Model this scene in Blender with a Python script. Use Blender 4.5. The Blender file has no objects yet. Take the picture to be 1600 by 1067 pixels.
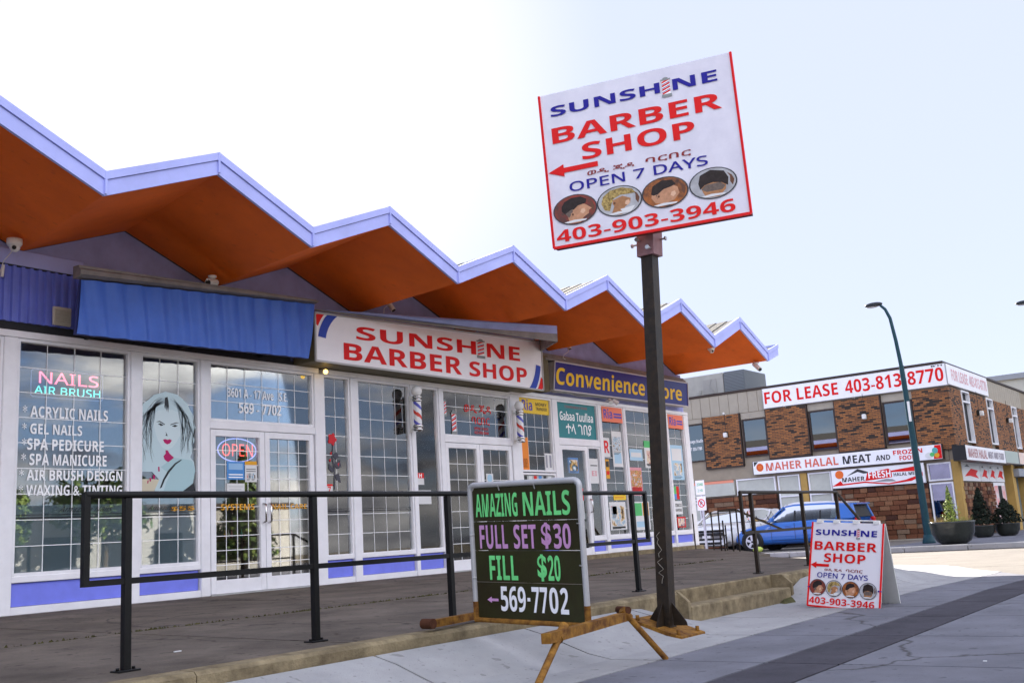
import bpy, math, random
from mathutils import Vector, Matrix
random.seed(7)
sc = bpy.context.scene
col = sc.collection
# ------------------------------------------------------------------ camera
# world: X runs along the shop front, Y into the building, Z up, metres
cam = bpy.data.cameras.new('camera')
cam.sensor_width = 36.0
cam.lens = 1602.43 / 1600 * 36
cam.clip_end = 3000
cam_ob = bpy.data.objects.new('camera', cam)
R0 = Vector((0.59923837, -0.79823095, -0.06116149))
R1 = Vector((0.1149529, 0.16139809, -0.98017166))
R2 = Vector((0.79227471, 0.58032577, 0.18847489))
mw = Matrix((R0, -R1, -R2)).transposed().to_4x4()
mw.translation = (0, 0, 1.0)
cam_ob.matrix_world = mw
col.objects.link(cam_ob)
sc.camera = cam_ob
# ------------------------------------------------------------------ light
SUN_AZ = math.radians(39)      # from +Y towards +X
SUN_EL = math.radians(25.5)
sun = bpy.data.lights.new('sun', 'SUN')
sun.energy = 3.7
sun.angle = math.radians(0.5)
sun.color = (1.0, 0.93, 0.82)
sun_ob = bpy.data.objects.new('sun', sun)
sd = Vector((math.sin(SUN_AZ) * math.cos(SUN_EL), math.cos(SUN_AZ) * math.cos(SUN_EL), math.sin(SUN_EL)))
sun_ob.rotation_euler = sd.to_track_quat('Z', 'Y').to_euler()
sun_ob.location = (20, 20, 30)
col.objects.link(sun_ob)
world = bpy.data.worlds.new('World')
sc.world = world
world.use_nodes = True
wn = world.node_tree; N = wn.nodes; L = wn.links
bg = N['Background']
sky = N.new('ShaderNodeTexSky'); sky.sky_type = 'NISHITA'; sky.sun_disc = False
sky.sun_elevation = SUN_EL; sky.sun_rotation = SUN_AZ
sky.air_density = 1.0; sky.dust_density = 0.2; sky.ozone_density = 2.0; sky.altitude = 1000
tc = N.new('ShaderNodeTexCoord')
sep = N.new('ShaderNodeSeparateXYZ'); L.new(tc.outputs['Generated'], sep.inputs[0])
mp = N.new('ShaderNodeMapping'); mp.inputs['Scale'].default_value = (1.6, 1.6, 5.0); L.new(tc.outputs['Generated'], mp.inputs[0])
nz = N.new('ShaderNodeTexNoise'); nz.inputs['Scale'].default_value = 2.9; nz.inputs['Detail'].default_value = 7; nz.inputs['Roughness'].default_value = .55
L.new(mp.outputs[0], nz.inputs['Vector'])
cr = N.new('ShaderNodeValToRGB'); cr.color_ramp.elements[0].position = .44; cr.color_ramp.elements[1].position = .53
L.new(nz.outputs['Fac'], cr.inputs[0])
# clouds away from the sun, widened and brightened as fill for the shaded facade
el = N.new('ShaderNodeMapRange'); el.inputs[1].default_value = 1.0; el.inputs[2].default_value = .80; L.new(sep.outputs['Z'], el.inputs[0])
nd = N.new('ShaderNodeMath'); nd.operation = 'MULTIPLY_ADD'; nd.inputs[1].default_value = -2.5; nd.inputs[2].default_value = .6
sy = N.new('ShaderNodeMath'); sy.operation = 'MULTIPLY_ADD'; sy.inputs[1].default_value = .25
L.new(sep.outputs['X'], sy.inputs[0]); L.new(sep.outputs['Y'], sy.inputs[2]); L.new(sy.outputs[0], nd.inputs[0])
ndc = N.new('ShaderNodeClamp'); L.new(nd.outputs[0], ndc.inputs[0])
m1 = N.new('ShaderNodeMath'); m1.operation = 'MULTIPLY'; L.new(cr.outputs[0], m1.inputs[0]); L.new(el.outputs[0], m1.inputs[1])
m2 = N.new('ShaderNodeMath'); m2.operation = 'MULTIPLY'; L.new(m1.outputs[0], m2.inputs[0]); L.new(ndc.outputs[0], m2.inputs[1])
# thin even high haze over the whole sky
dt = N.new('ShaderNodeVectorMath'); dt.operation = 'DOT_PRODUCT'; dt.inputs[1].default_value = sd; L.new(tc.outputs['Generated'], dt.inputs[0])
hf = N.new('ShaderNodeMapRange'); hf.interpolation_type = 'SMOOTHSTEP'; hf.inputs[1].default_value = -.5; hf.inputs[2].default_value = .85; hf.inputs[3].default_value = .80; hf.inputs[4].default_value = .975; L.new(dt.outputs['Value'], hf.inputs[0])
hc = N.new('ShaderNodeMixRGB'); hc.inputs[1].default_value = (.26, .46, 1.10, 1); hc.inputs[2].default_value = (.90, .97, 1.26, 1)
hm = N.new('ShaderNodeMapRange'); hm.interpolation_type = 'SMOOTHSTEP'; hm.inputs[1].default_value = -.55; hm.inputs[2].default_value = .55; L.new(dt.outputs['Value'], hm.inputs[0]); L.new(hm.outputs[0], hc.inputs[0])
hz = N.new('ShaderNodeMixRGB'); L.new(hf.outputs[0], hz.inputs[0]); L.new(hc.outputs[0], hz.inputs[2]); L.new(sky.outputs[0], hz.inputs[1])
au = N.new('ShaderNodeMapRange'); au.interpolation_type = 'SMOOTHSTEP'; au.inputs[1].default_value = .94; au.inputs[2].default_value = .999; au.inputs[3].default_value = 0; au.inputs[4].default_value = 1; L.new(dt.outputs['Value'], au.inputs[0])
ha = N.new('ShaderNodeMixRGB'); ha.inputs[2].default_value = (1.35, 1.35, 1.35, 1); L.new(au.outputs[0], ha.inputs[0]); L.new(hz.outputs[0], ha.inputs[1])
nc = N.new('ShaderNodeMapRange'); nc.interpolation_type = 'SMOOTHSTEP'; nc.inputs[1].default_value = .45; nc.inputs[2].default_value = .0; nc.inputs[3].default_value = 0; nc.inputs[4].default_value = 1; L.new(dt.outputs['Value'], nc.inputs[0])
m3 = N.new('ShaderNodeMath'); m3.operation = 'MULTIPLY'; L.new(m2.outputs[0], m3.inputs[0]); L.new(nc.outputs[0], m3.inputs[1]); m2 = m3
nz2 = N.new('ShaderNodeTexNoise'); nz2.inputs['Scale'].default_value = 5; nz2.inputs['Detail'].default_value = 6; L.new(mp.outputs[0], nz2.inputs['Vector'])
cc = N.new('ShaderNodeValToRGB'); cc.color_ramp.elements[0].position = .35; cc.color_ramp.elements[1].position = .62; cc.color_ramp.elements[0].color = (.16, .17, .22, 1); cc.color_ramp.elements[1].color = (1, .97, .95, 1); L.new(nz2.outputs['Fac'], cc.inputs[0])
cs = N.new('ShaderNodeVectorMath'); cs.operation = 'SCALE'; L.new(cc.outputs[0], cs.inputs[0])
ce = N.new('ShaderNodeMapRange'); ce.inputs[1].default_value = .10; ce.inputs[2].default_value = .40; ce.inputs[3].default_value = 2.6; ce.inputs[4].default_value = 6.2; L.new(sep.outputs['Z'], ce.inputs[0]); L.new(ce.outputs[0], cs.inputs['Scale'])  # higher clouds, out of view, set brighter to add fill light
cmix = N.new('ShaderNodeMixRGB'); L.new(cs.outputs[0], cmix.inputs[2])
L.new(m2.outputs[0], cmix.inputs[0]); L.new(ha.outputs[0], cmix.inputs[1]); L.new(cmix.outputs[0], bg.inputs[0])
bg.inputs[1].default_value = 0.15
sc.view_settings.view_transform = 'Standard'
sc.view_settings.look = 'None'
sc.view_settings.gamma = 1
sc.view_settings.exposure = 2.5
sc.render.engine = 'CYCLES'
sc.cycles.max_bounces = 8
sc.cycles.transparent_max_bounces = 12

# ------------------------------------------------------------------ helpers
MATS = {}
def mat(name, color, rough=.6, var=0.0, scale=3.0, bump=0.0, bscale=40.0, metal=0.0, emit=0.0, color2=None, coat=0.0, spec=.22, stretch=(1, 1, 1), detail=5, worn=0.0, crack=0.0):
    if name in MATS: return MATS[name]
    m = bpy.data.materials.new(name); m.use_nodes = True
    nt = m.node_tree; b = nt.nodes['Principled BSDF']
    b.inputs['Base Color'].default_value = (*color, 1)
    b.inputs['Roughness'].default_value = rough
    b.inputs['Metallic'].default_value = metal
    b.inputs['Coat Weight'].default_value = coat
    b.inputs['Specular IOR Level'].default_value = spec
    if emit:
        b.inputs['Emission Color'].default_value = (*color, 1); b.inputs['Emission Strength'].default_value = emit
    if var or bump:
        t = nt.nodes.new('ShaderNodeTexCoord'); mpn = nt.nodes.new('ShaderNodeMapping')
        mpn.inputs['Scale'].default_value = stretch
        nt.links.new(t.outputs['Object'], mpn.inputs[0])
    if var:
        n = nt.nodes.new('ShaderNodeTexNoise'); n.inputs['Scale'].default_value = scale; n.inputs['Detail'].default_value = detail
        n.inputs['Roughness'].default_value = .65
        nt.links.new(mpn.outputs[0], n.inputs['Vector'])
        r = nt.nodes.new('ShaderNodeValToRGB')
        r.color_ramp.elements[0].position = .32; r.color_ramp.elements[1].position = .68
        c2 = color2 or tuple(c * (1 - var) for c in color)
        r.color_ramp.elements[0].color = (*c2, 1)
        r.color_ramp.elements[1].color = (*(min(1, c * (1 + var * .5)) for c in color), 1)
        nt.links.new(n.outputs['Fac'], r.inputs[0]); out = r.outputs[0]
        if worn:         # gum, oil spots and fine grit
            for sc_, lo, hi, k in ((9, .66, .70, .55), (38, .66, .74, .6), (.55, .50, .72, .30)):
                n3 = nt.nodes.new('ShaderNodeTexNoise'); n3.inputs['Scale'].default_value = sc_; n3.inputs['Detail'].default_value = 2 if sc_ > 1 else 8; nt.links.new(mpn.outputs[0], n3.inputs['Vector'])
                q3 = nt.nodes.new('ShaderNodeMapRange'); q3.inputs[1].default_value = lo; q3.inputs[2].default_value = hi; q3.inputs[4].default_value = k*worn; nt.links.new(n3.outputs['Fac'], q3.inputs[0])
                x3 = nt.nodes.new('ShaderNodeMixRGB'); x3.inputs[2].default_value = (color[0]*.22, color[1]*.2, color[2]*.18, 1); nt.links.new(q3.outputs[0], x3.inputs[0]); nt.links.new(out, x3.inputs[1]); out = x3.outputs[0]
        if crack:
            wv = nt.nodes.new('ShaderNodeTexNoise'); wv.inputs['Scale'].default_value = 2.2; wv.inputs['Detail'].default_value = 6; nt.links.new(mpn.outputs[0], wv.inputs['Vector'])
            wm = nt.nodes.new('ShaderNodeMixRGB'); wm.blend_type = 'ADD'; wm.inputs[0].default_value = .5; nt.links.new(mpn.outputs[0], wm.inputs[1]); nt.links.new(wv.outputs['Color'], wm.inputs[2])
            vo = nt.nodes.new('ShaderNodeTexVoronoi'); vo.feature = 'DISTANCE_TO_EDGE'; vo.inputs['Scale'].default_value = crack; nt.links.new(wm.outputs[0], vo.inputs['Vector'])
            q4 = nt.nodes.new('ShaderNodeMapRange'); q4.inputs[1].default_value = .006; q4.inputs[2].default_value = .0; q4.inputs[4].default_value = .75; nt.links.new(vo.outputs['Distance'], q4.inputs[0])
            x4 = nt.nodes.new('ShaderNodeMixRGB'); x4.inputs[2].default_value = (.03, .025, .02, 1); nt.links.new(q4.outputs[0], x4.inputs[0]); nt.links.new(out, x4.inputs[1]); out = x4.outputs[0]
        nt.links.new(out, b.inputs['Base Color'])
    if bump:
        n2 = nt.nodes.new('ShaderNodeTexNoise'); n2.inputs['Scale'].default_value = bscale; n2.inputs['Detail'].default_value = 4
        nt.links.new(mpn.outputs[0], n2.inputs['Vector'])
        bp = nt.nodes.new('ShaderNodeBump'); bp.inputs['Strength'].default_value = bump; bp.inputs['Distance'].default_value = .01
        nt.links.new(n2.outputs['Fac'], bp.inputs['Height']); nt.links.new(bp.outputs[0], b.inputs['Normal'])
    MATS[name] = m
    return m

def glass(name, tint=(.75, .8, .8), base=.22, refl=(1, 1, 1)):
    if name in MATS: return MATS[name]
    m = bpy.data.materials.new(name); m.use_nodes = True
    nt = m.node_tree; nt.nodes.clear()
    o = nt.nodes.new('ShaderNodeOutputMaterial'); mx = nt.nodes.new('ShaderNodeMixShader')
    tr = nt.nodes.new('ShaderNodeBsdfTransparent'); tr.inputs[0].default_value = (*tint, 1)
    gl = nt.nodes.new('ShaderNodeBsdfGlossy'); gl.inputs['Roughness'].default_value = .015; gl.inputs[0].default_value = (*refl, 1)
    fr = nt.nodes.new('ShaderNodeFresnel'); fr.inputs[0].default_value = 1.5
    ma = nt.nodes.new('ShaderNodeMath'); ma.operation = 'MULTIPLY_ADD'; ma.inputs[1].default_value = 1.1; ma.inputs[2].default_value = base; ma.use_clamp = True
    nt.links.new(fr.outputs[0], ma.inputs[0]); nt.links.new(ma.outputs[0], mx.inputs[0])
    nt.links.new(tr.outputs[0], mx.inputs[1]); nt.links.new(gl.outputs[0], mx.inputs[2]); nt.links.new(mx.outputs[0], o.inputs[0])
    MATS[name] = m
    return m

def root_of(o):
    while o.parent: o = o.parent
    return o
def frame_of(parent):
    if parent is None: return Matrix.Identity(4)
    r = root_of(parent)
    return Matrix.Translation(r.location) @ r.rotation_euler.to_matrix().to_4x4()

class MB:
    def __init__(s): s.v = []; s.f = []; s.m = []; s.smooth = []
    def add(s, vs, fs, mi=0, sm=False):
        b = len(s.v); s.v += [tuple(v) for v in vs]
        for f in fs: s.f.append(tuple(b + i for i in f)); s.m.append(mi); s.smooth.append(sm)
        return s
    def box(s, a, b, mi=0, bev=0.0):
        x0, y0, z0 = (min(a[i], b[i]) for i in range(3)); x1, y1, z1 = (max(a[i], b[i]) for i in range(3))
        if bev <= 0:
            vs = [(x0,y0,z0),(x1,y0,z0),(x1,y1,z0),(x0,y1,z0),(x0,y0,z1),(x1,y0,z1),(x1,y1,z1),(x0,y1,z1)]
            return s.add(vs, [(0,3,2,1),(4,5,6,7),(0,1,5,4),(1,2,6,5),(2,3,7,6),(3,0,4,7)], mi)
        e = min(bev, (x1-x0)*.45, (y1-y0)*.45, (z1-z0)*.45)
        vs = []; idx = {}
        for i, x in enumerate((x0, x1)):
            for j, y in enumerate((y0, y1)):
                for k, z in enumerate((z0, z1)):
                    dx = e * (1 - 2*i); dy = e * (1 - 2*j); dz = e * (1 - 2*k)
                    for ax, p in enumerate(((x, y+dy, z+dz), (x+dx, y, z+dz), (x+dx, y+dy, z))):
                        idx[(i, j, k, ax)] = len(vs); vs.append(p)
        fs = []
        for i in (0, 1):
            q = [idx[(i,0,0,0)], idx[(i,1,0,0)], idx[(i,1,1,0)], idx[(i,0,1,0)]]; fs.append(q if i else q[::-1])
            q = [idx[(0,i,0,1)], idx[(0,i,1,1)], idx[(1,i,1,1)], idx[(1,i,0,1)]]; fs.append(q if i else q[::-1])
            q = [idx[(0,0,i,2)], idx[(1,0,i,2)], idx[(1,1,i,2)], idx[(0,1,i,2)]]; fs.append(q if i else q[::-1])
        for i in (0, 1):
            for j in (0, 1):
                fs.append([idx[(i,j,0,0)], idx[(i,j,1,0)], idx[(i,j,1,1)], idx[(i,j,0,1)]])
                fs.append([idx[(i,0,j,0)], idx[(i,1,j,0)], idx[(i,1,j,2)], idx[(i,0,j,2)]])
                fs.append([idx[(0,i,j,1)], idx[(1,i,j,1)], idx[(1,i,j,2)], idx[(0,i,j,2)]])
                for k in (0, 1): fs.append([idx[(i,j,k,0)], idx[(i,j,k,1)], idx[(i,j,k,2)]])
        return s.add(vs, fs, mi)
    def prism(s, pts, off, mi=0):          # planar outline pushed by a vector
        n = len(pts); o = Vector(off)
        vs = [Vector(p) for p in pts] + [Vector(p) + o for p in pts]
        fs = [tuple(range(n))[::-1], tuple(range(n, 2*n))] + [(i, (i+1) % n, n + (i+1) % n, n + i) for i in range(n)]
        return s.add(vs, fs, mi)
    def tube(s, pts, r, n=8, mi=0, closed=False, r2=None, square=False, roll=0.0):
        pts = [Vector(p) for p in pts]; k = len(pts)
        if square: n = 4
        up = None; rings = []
        for i, p in enumerate(pts):
            a = pts[i-1] if i > 0 else (pts[-1] if closed else None); b = pts[i+1] if i < k-1 else (pts[0] if closed else None)
            if a is None: t = (b - p).normalized()
            elif b is None: t = (p - a).normalized()
            else: t = ((b - p).normalized() + (p - a).normalized()).normalized()
            if up is None: up = Vector((0, 0, 1)) if abs(t.z) < .9 else Vector((1, 0, 0))
            sx = t.cross(up).normalized(); uy = sx.cross(t).normalized(); up = uy
            rr = r if r2 is None else r + (r2 - r) * i / (k - 1)
            if square: rr *= 1.4142
            rings.append([p + rr * (math.cos(roll + 2*math.pi*(j + (.5 if square else 0))/n) * sx + math.sin(roll + 2*math.pi*(j + (.5 if square else 0))/n) * uy) for j in range(n)])
        vs = [v for rg in rings for v in rg]; fs = []
        for i in range(k if closed else k - 1):
            for j in range(n):
                a = i*n + j; b2 = i*n + (j+1) % n; c = ((i+1) % k)*n + (j+1) % n; d = ((i+1) % k)*n + j
                fs.append((a, b2, c, d))
        s.add(vs, fs, mi, not square)
        if not closed:
            s.add(rings[0], [tuple(range(n))[::-1]], mi); s.add(rings[-1], [tuple(range(n))], mi)
        return s
    def lathe(s, prof, c, n=24, mi=0, axis='z', sm=True):
        vs = []; fs = []
        for (r, h) in prof:
            for j in range(n):
                a = 2*math.pi*j/n; x, y = r*math.cos(a), r*math.sin(a)
                vs.append((c[0]+x, c[1]+y, c[2]+h) if axis == 'z' else ((c[0]+h, c[1]+x, c[2]+y) if axis == 'x' else (c[0]+y, c[1]+h, c[2]+x)))
        for i in range(len(prof)-1):
            for j in range(n): fs.append((i*n+j, i*n+(j+1) % n, (i+1)*n+(j+1) % n, (i+1)*n+j))
        fs.append(tuple(range(n))[::-1]); fs.append(tuple(range((len(prof)-1)*n, len(prof)*n)))
        return s.add(vs, fs, mi, sm)
    def ball(s, c, r, n=14, mi=0, sq=(1, 1, 1)):
        vs = []; fs = []; m_ = n // 2
        for i in range(1, m_):
            t = math.pi*i/m_
            for j in range(n):
                a = 2*math.pi*j/n; vs.append((c[0]+r*sq[0]*math.sin(t)*math.cos(a), c[1]+r*sq[1]*math.sin(t)*math.sin(a), c[2]+r*sq[2]*math.cos(t)))
        vs += [(c[0], c[1], c[2]+r*sq[2]), (c[0], c[1], c[2]-r*sq[2])]
        for i in range(m_-2):
            for j in range(n): fs.append((i*n+j, (i+1)*n+j, (i+1)*n+(j+1) % n, i*n+(j+1) % n))
        tI = len(vs)-2; bI = len(vs)-1
        for j in range(n): fs.append((tI, j, (j+1) % n)); fs.append((bI, (m_-2)*n+(j+1) % n, (m_-2)*n+j))
        return s.add(vs, fs, mi, True)
    def build(s, name, mats, parent=None, label=None, kind=None):
        me = bpy.data.meshes.new(name)
        inv = frame_of(parent).inverted()
        me.from_pydata([inv @ Vector(v) for v in s.v], [], s.f)
        if not isinstance(mats, (list, tuple)): mats = [mats]
        for m in mats: me.materials.append(m)
        me.polygons.foreach_set('material_index', s.m)
        me.polygons.foreach_set('use_smooth', s.smooth)
        me.update()
        o = bpy.data.objects.new(name, me); col.objects.link(o)
        if parent is not None: o.parent = parent
        if label: o['label'] = label
        if kind: o['kind'] = kind
        return o

def thing(name, label, cat, loc=(0, 0, 0), rz=0.0, group=None):
    o = bpy.data.objects.new(name, None); o.location = loc; o.rotation_euler = (0, 0, rz); col.objects.link(o)
    o['label'] = label; o['category'] = cat
    if group: o['group'] = group
    o.empty_display_size = .2
    return o
def tag(o, label, cat, group=None):
    o['label'] = label; o['category'] = cat
    if group: o['group'] = group
    return o
def struct(name, mb, m, parent=None, kind='structure'):
    o = mb.build(name, m, parent)
    if parent is None: o['kind'] = kind
    return o

class Quad:                                  # a flat (or slightly twisted) face addressed by u (0..1 across) and v (0..1 up)
    def __init__(s, tl, tr, br, bl):
        s.c = [Vector(x) for x in (tl, tr, br, bl)]
        s.n = (s.c[1]-s.c[3]).cross(s.c[0]-s.c[2]).normalized()
        s.w = ((s.c[1]-s.c[0]).length+(s.c[2]-s.c[3]).length)/2; s.h = ((s.c[0]-s.c[3]).length+(s.c[1]-s.c[2]).length)/2
    def p(s, u, v, off=0.0):
        a = s.c[3].lerp(s.c[2], u); b = s.c[0].lerp(s.c[1], u)
        return a.lerp(b, v) + s.n*off
def facade(x0, z0, x1, z1, y):
    return Quad((x0, y, z1), (x1, y, z1), (x1, y, z0), (x0, y, z0))

_tc = {}
def glyphs(body, bold):
    k = (body, bold)
    if k not in _tc:
        c = bpy.data.curves.new('tmp', 'FONT'); c.body = body; c.offset = bold; c.resolution_u = 3; c.fill_mode = 'FRONT'
        o = bpy.data.objects.new('tmp', c); col.objects.link(o)
        bpy.context.view_layer.update()
        me = bpy.data.meshes.new_from_object(o.evaluated_get(bpy.context.evaluated_depsgraph_get()))
        vs = [(v.co.x, v.co.y) for v in me.vertices]; fs = [tuple(p.vertices) for p in me.polygons]
        bpy.data.objects.remove(o); bpy.data.curves.remove(c); bpy.data.meshes.remove(me)
        xs = [v[0] for v in vs]; ys = [v[1] for v in vs]
        x0, x1, y0, y1 = min(xs), max(xs), min(ys), max(ys)
        _tc[k] = ([((x-x0)/(x1-x0), (y-y0)/(y1-y0)) for x, y in vs], fs)
    return _tc[k]
def sans(s, bold):
    o = ''
    for c in s:
        if 'A' <= c <= 'Z': o += chr((0x1D5D4 if bold else 0x1D5A0)+ord(c)-65)
        elif 'a' <= c <= 'z': o += chr((0x1D5EE if bold else 0x1D5BA)+ord(c)-97)
        elif '0' <= c <= '9': o += chr((0x1D7EC if bold else 0x1D7E2)+ord(c)-48)
        else: o += c
    return o
def text(q, body, u0, v0, u1, v1, m, parent, bold=.02, slant=0.0, off=.004, name='lettering', label=None, du=None, th=0.0):
    heavy = bold >= .02
    b2 = sans(body, heavy)
    if heavy and body not in ('$', '-', '*'): bold = min(.004, (bold-.02)*.2)
    vs, fs = glyphs(b2, bold)
    mb = MB()
    P3 = [q.p(u0+(u1-u0)*(x+slant*y), v0+(v1-v0)*y + (du or 0)*x, off) for x, y in vs]
    mb.add(P3, fs)
    return mb.build(name, m, parent, label)
def poly2(mb, q, pts, mi=0, off=.004):
    mb.add([q.p(u, v, off) for u, v in pts], [tuple(range(len(pts)))], mi)
def disc2(mb, q, u, v, ru, rv, mi=0, off=.004, n=28, a0=0, a1=2*math.pi):
    pts = [(u+ru*math.cos(a0+(a1-a0)*i/n), v+rv*math.sin(a0+(a1-a0)*i/n)) for i in range(n)]
    poly2(mb, q, pts, mi, off)
def ring2(mb, q, u, v, ru, rv, w, mi=0, off=.004, n=40, a0=0, a1=2*math.pi, asp=1.0):
    vs = []; fs = []
    for i in range(n+1):
        a = a0+(a1-a0)*i/n
        vs.append(q.p(u+ru*math.cos(a), v+rv*math.sin(a), off)); vs.append(q.p(u+(ru-w)*math.cos(a), v+(rv-w*asp)*math.sin(a), off))
    for i in range(n): fs.append((2*i, 2*i+2, 2*i+3, 2*i+1))
    mb.add(vs, fs, mi)

# ------------------------------------------------------------------ materials
white_frame = mat('white_painted_aluminium', (.84, .83, .86), .4, .07, 4, .05, 30)
blue_panel = mat('blue_painted_panel', (.20, .23, .80), .5, .10, 3, .05, 20)
fascia_blue = mat('lavender_blue_paint', (.42, .46, .86), .5, .10, 2.5, .06, 25)
gable_blue = mat('dull_blue_stucco', (.34, .36, .66), .8, .15, 3, .15, 60)
orange = mat('orange_soffit_paint', (.98, .17, .012), .7, .22, .9, .15, 25, detail=9, worn=.25)
shingle = mat('grey_asphalt_shingle', (.11, .105, .10), .95, .35, 25, .6, 120)
siding_m = mat('blue_metal_siding', (.16, .20, .66), .4, .12, 4)
board_blue = mat('bright_blue_board', (.06, .15, .56), .3, .12, 2.2, .04, 20)
grey_flash = mat('weathered_grey_flashing', (.22, .20, .19), .6, .25, 5, .1, 30)
dark_gap = mat('dark_recess', (.03, .03, .035), .8)
black_metal = mat('black_painted_steel', (.006, .006, .006), .45, .3, 30, .1, 60, spec=.25)
brown_metal = mat('brown_black_steel', (.022, .014, .008), .5, .4, 20, .15, 60, spec=.25)
rust = mat('rusty_yellow_steel', (.27, .13, .02), .8, .5, 12, .45, 60, color2=(.07, .022, .007), detail=9)
alu = mat('grey_galvanised_tube', (.5, .5, .5), .38, .15, 12, .08, 50, metal=.6)
deck_m = mat('brown_grey_concrete', (.145, .12, .098), .95, .40, 1.6, .6, 70, detail=10, spec=.2, worn=1, crack=.35)
kerb_m = mat('mottled_old_concrete', (.25, .20, .12), .95, .50, 7, .7, 70, color2=(.13, .10, .06))
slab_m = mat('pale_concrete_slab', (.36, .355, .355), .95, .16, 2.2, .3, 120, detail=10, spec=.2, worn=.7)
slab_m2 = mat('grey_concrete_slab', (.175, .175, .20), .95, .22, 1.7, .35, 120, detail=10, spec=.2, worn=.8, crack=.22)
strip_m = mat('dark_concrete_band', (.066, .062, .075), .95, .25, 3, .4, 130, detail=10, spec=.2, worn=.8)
asphalt = mat('sun_bleached_asphalt', (.20, .18, .16), .95, .15, 1.2, .5, 160, worn=.5, crack=.12)
earth = mat('dry_earth', (.22, .19, .14), 1.0, .3, .4)
moss = mat('moss_and_dirt', (.085, .08, .03), 1.0, .5, 15, .8, 60)
window_glass = glass('shop_window_glass', (.93, .96, .96), .07)
dark_glass = glass('grey_office_glass', (.25, .28, .3), .35)
car_glass = glass('car_window_glass', (.30, .35, .35), .0)
grille_m = mat('white_security_bars', (.93, .93, .93), .45)
vinyl_white = mat('white_vinyl', (.96, .96, .97), .4)
sign_white = mat('white_sign_face', (.88, .87, .90), .4, .05, 3)
red_print = mat('red_print', (.72, .006, .006), .5, .08, 5)
blue_print = mat('navy_print', (.014, .01, .26), .5)
white_plastic = mat('white_plastic', (.75, .74, .72), .35)
chrome = mat('chrome', (.7, .7, .7), .15, metal=1)
black_plastic = mat('black_plastic', (.02, .02, .02), .35)
stucco = mat('tan_stucco', (.33, .28, .215), .9, .1, 3, .2, 80)
stucco2 = mat('pale_tan_panel', (.38, .34, .28), .9, .08, 3, .1, 60)
yellow_paint = mat('ochre_yellow_paint', (.46, .29, .09), .8, .12, 3, .1, 60)
trim_dark = mat('dark_brown_trim', (.05, .035, .03), .5)

def brick_mat(name, ax):
    m = bpy.data.materials.new(name); m.use_nodes = True; nt = m.node_tree; b = nt.nodes['Principled BSDF']
    b.inputs['Roughness'].default_value = .9
    t = nt.nodes.new('ShaderNodeTexCoord'); s = nt.nodes.new('ShaderNodeSeparateXYZ'); c = nt.nodes.new('ShaderNodeCombineXYZ')
    nt.links.new(t.outputs['Object'], s.inputs[0]); nt.links.new(s.outputs[ax], c.inputs[0]); nt.links.new(s.outputs['Z'], c.inputs[1])
    br = nt.nodes.new('ShaderNodeTexBrick'); br.inputs['Scale'].default_value = 1; br.inputs['Brick Width'].default_value = .21; br.inputs['Row Height'].default_value = .062
    br.inputs['Mortar Size'].default_value = .009; br.inputs['Color1'].default_value = (.36, .14, .045, 1); br.inputs['Color2'].default_value = (.17, .068, .03, 1)
    br.inputs['Mortar'].default_value = (.07, .05, .035, 1); br.inputs['Bias'].default_value = -.25
    nt.links.new(c.outputs[0], br.inputs['Vector'])
    # a second, coarser choice of black burnt bricks
    br2 = nt.nodes.new('ShaderNodeTexBrick'); br2.inputs['Scale'].default_value = 1; br2.inputs['Brick Width'].default_value = .21; br2.inputs['Row Height'].default_value = .062
    br2.inputs['Mortar Size'].default_value = 0; br2.inputs['Color1'].default_value = (1, 1, 1, 1); br2.inputs['Color2'].default_value = (.0, .0, .0, 1)
    mo = nt.nodes.new('ShaderNodeMapping'); mo.inputs['Location'].default_value = (.42*7, .124*5, 0); nt.links.new(c.outputs[0], mo.inputs[0]); nt.links.new(mo.outputs[0], br2.inputs['Vector'])
    r = nt.nodes.new('ShaderNodeValToRGB'); r.color_ramp.elements[0].position = .12; r.color_ramp.elements[1].position = .30
    nt.links.new(br2.outputs['Color'], r.inputs[0])
    mx = nt.nodes.new('ShaderNodeMixRGB'); mx.inputs[1].default_value = (.035, .025, .02, 1); nt.links.new(r.outputs[0], mx.inputs[0]); nt.links.new(br.outputs['Color'], mx.inputs[2])
    nt.links.new(mx.outputs[0], b.inputs['Base Color'])
    bp = nt.nodes.new('ShaderNodeBump'); bp.inputs['Strength'].default_value = .6; bp.inputs['Distance'].default_value = .01; bp.invert = True
    nt.links.new(br.outputs['Fac'], bp.inputs['Height']); nt.links.new(bp.outputs[0], b.inputs['Normal'])
    return m
brick_y = brick_mat('orange_brown_brick', 'Y'); brick_x = brick_mat('orange_brown_brick_side', 'X')

# ------------------------------------------------------------------ ground, road, pavements
g = MB(); g.box((-300, -300, -.3), (500, 500, -.06)); struct('ground', g, earth)
g = MB(); g.box((-80, -17, -.055), (160, 60, 0)); struct('road', g, asphalt)

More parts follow.
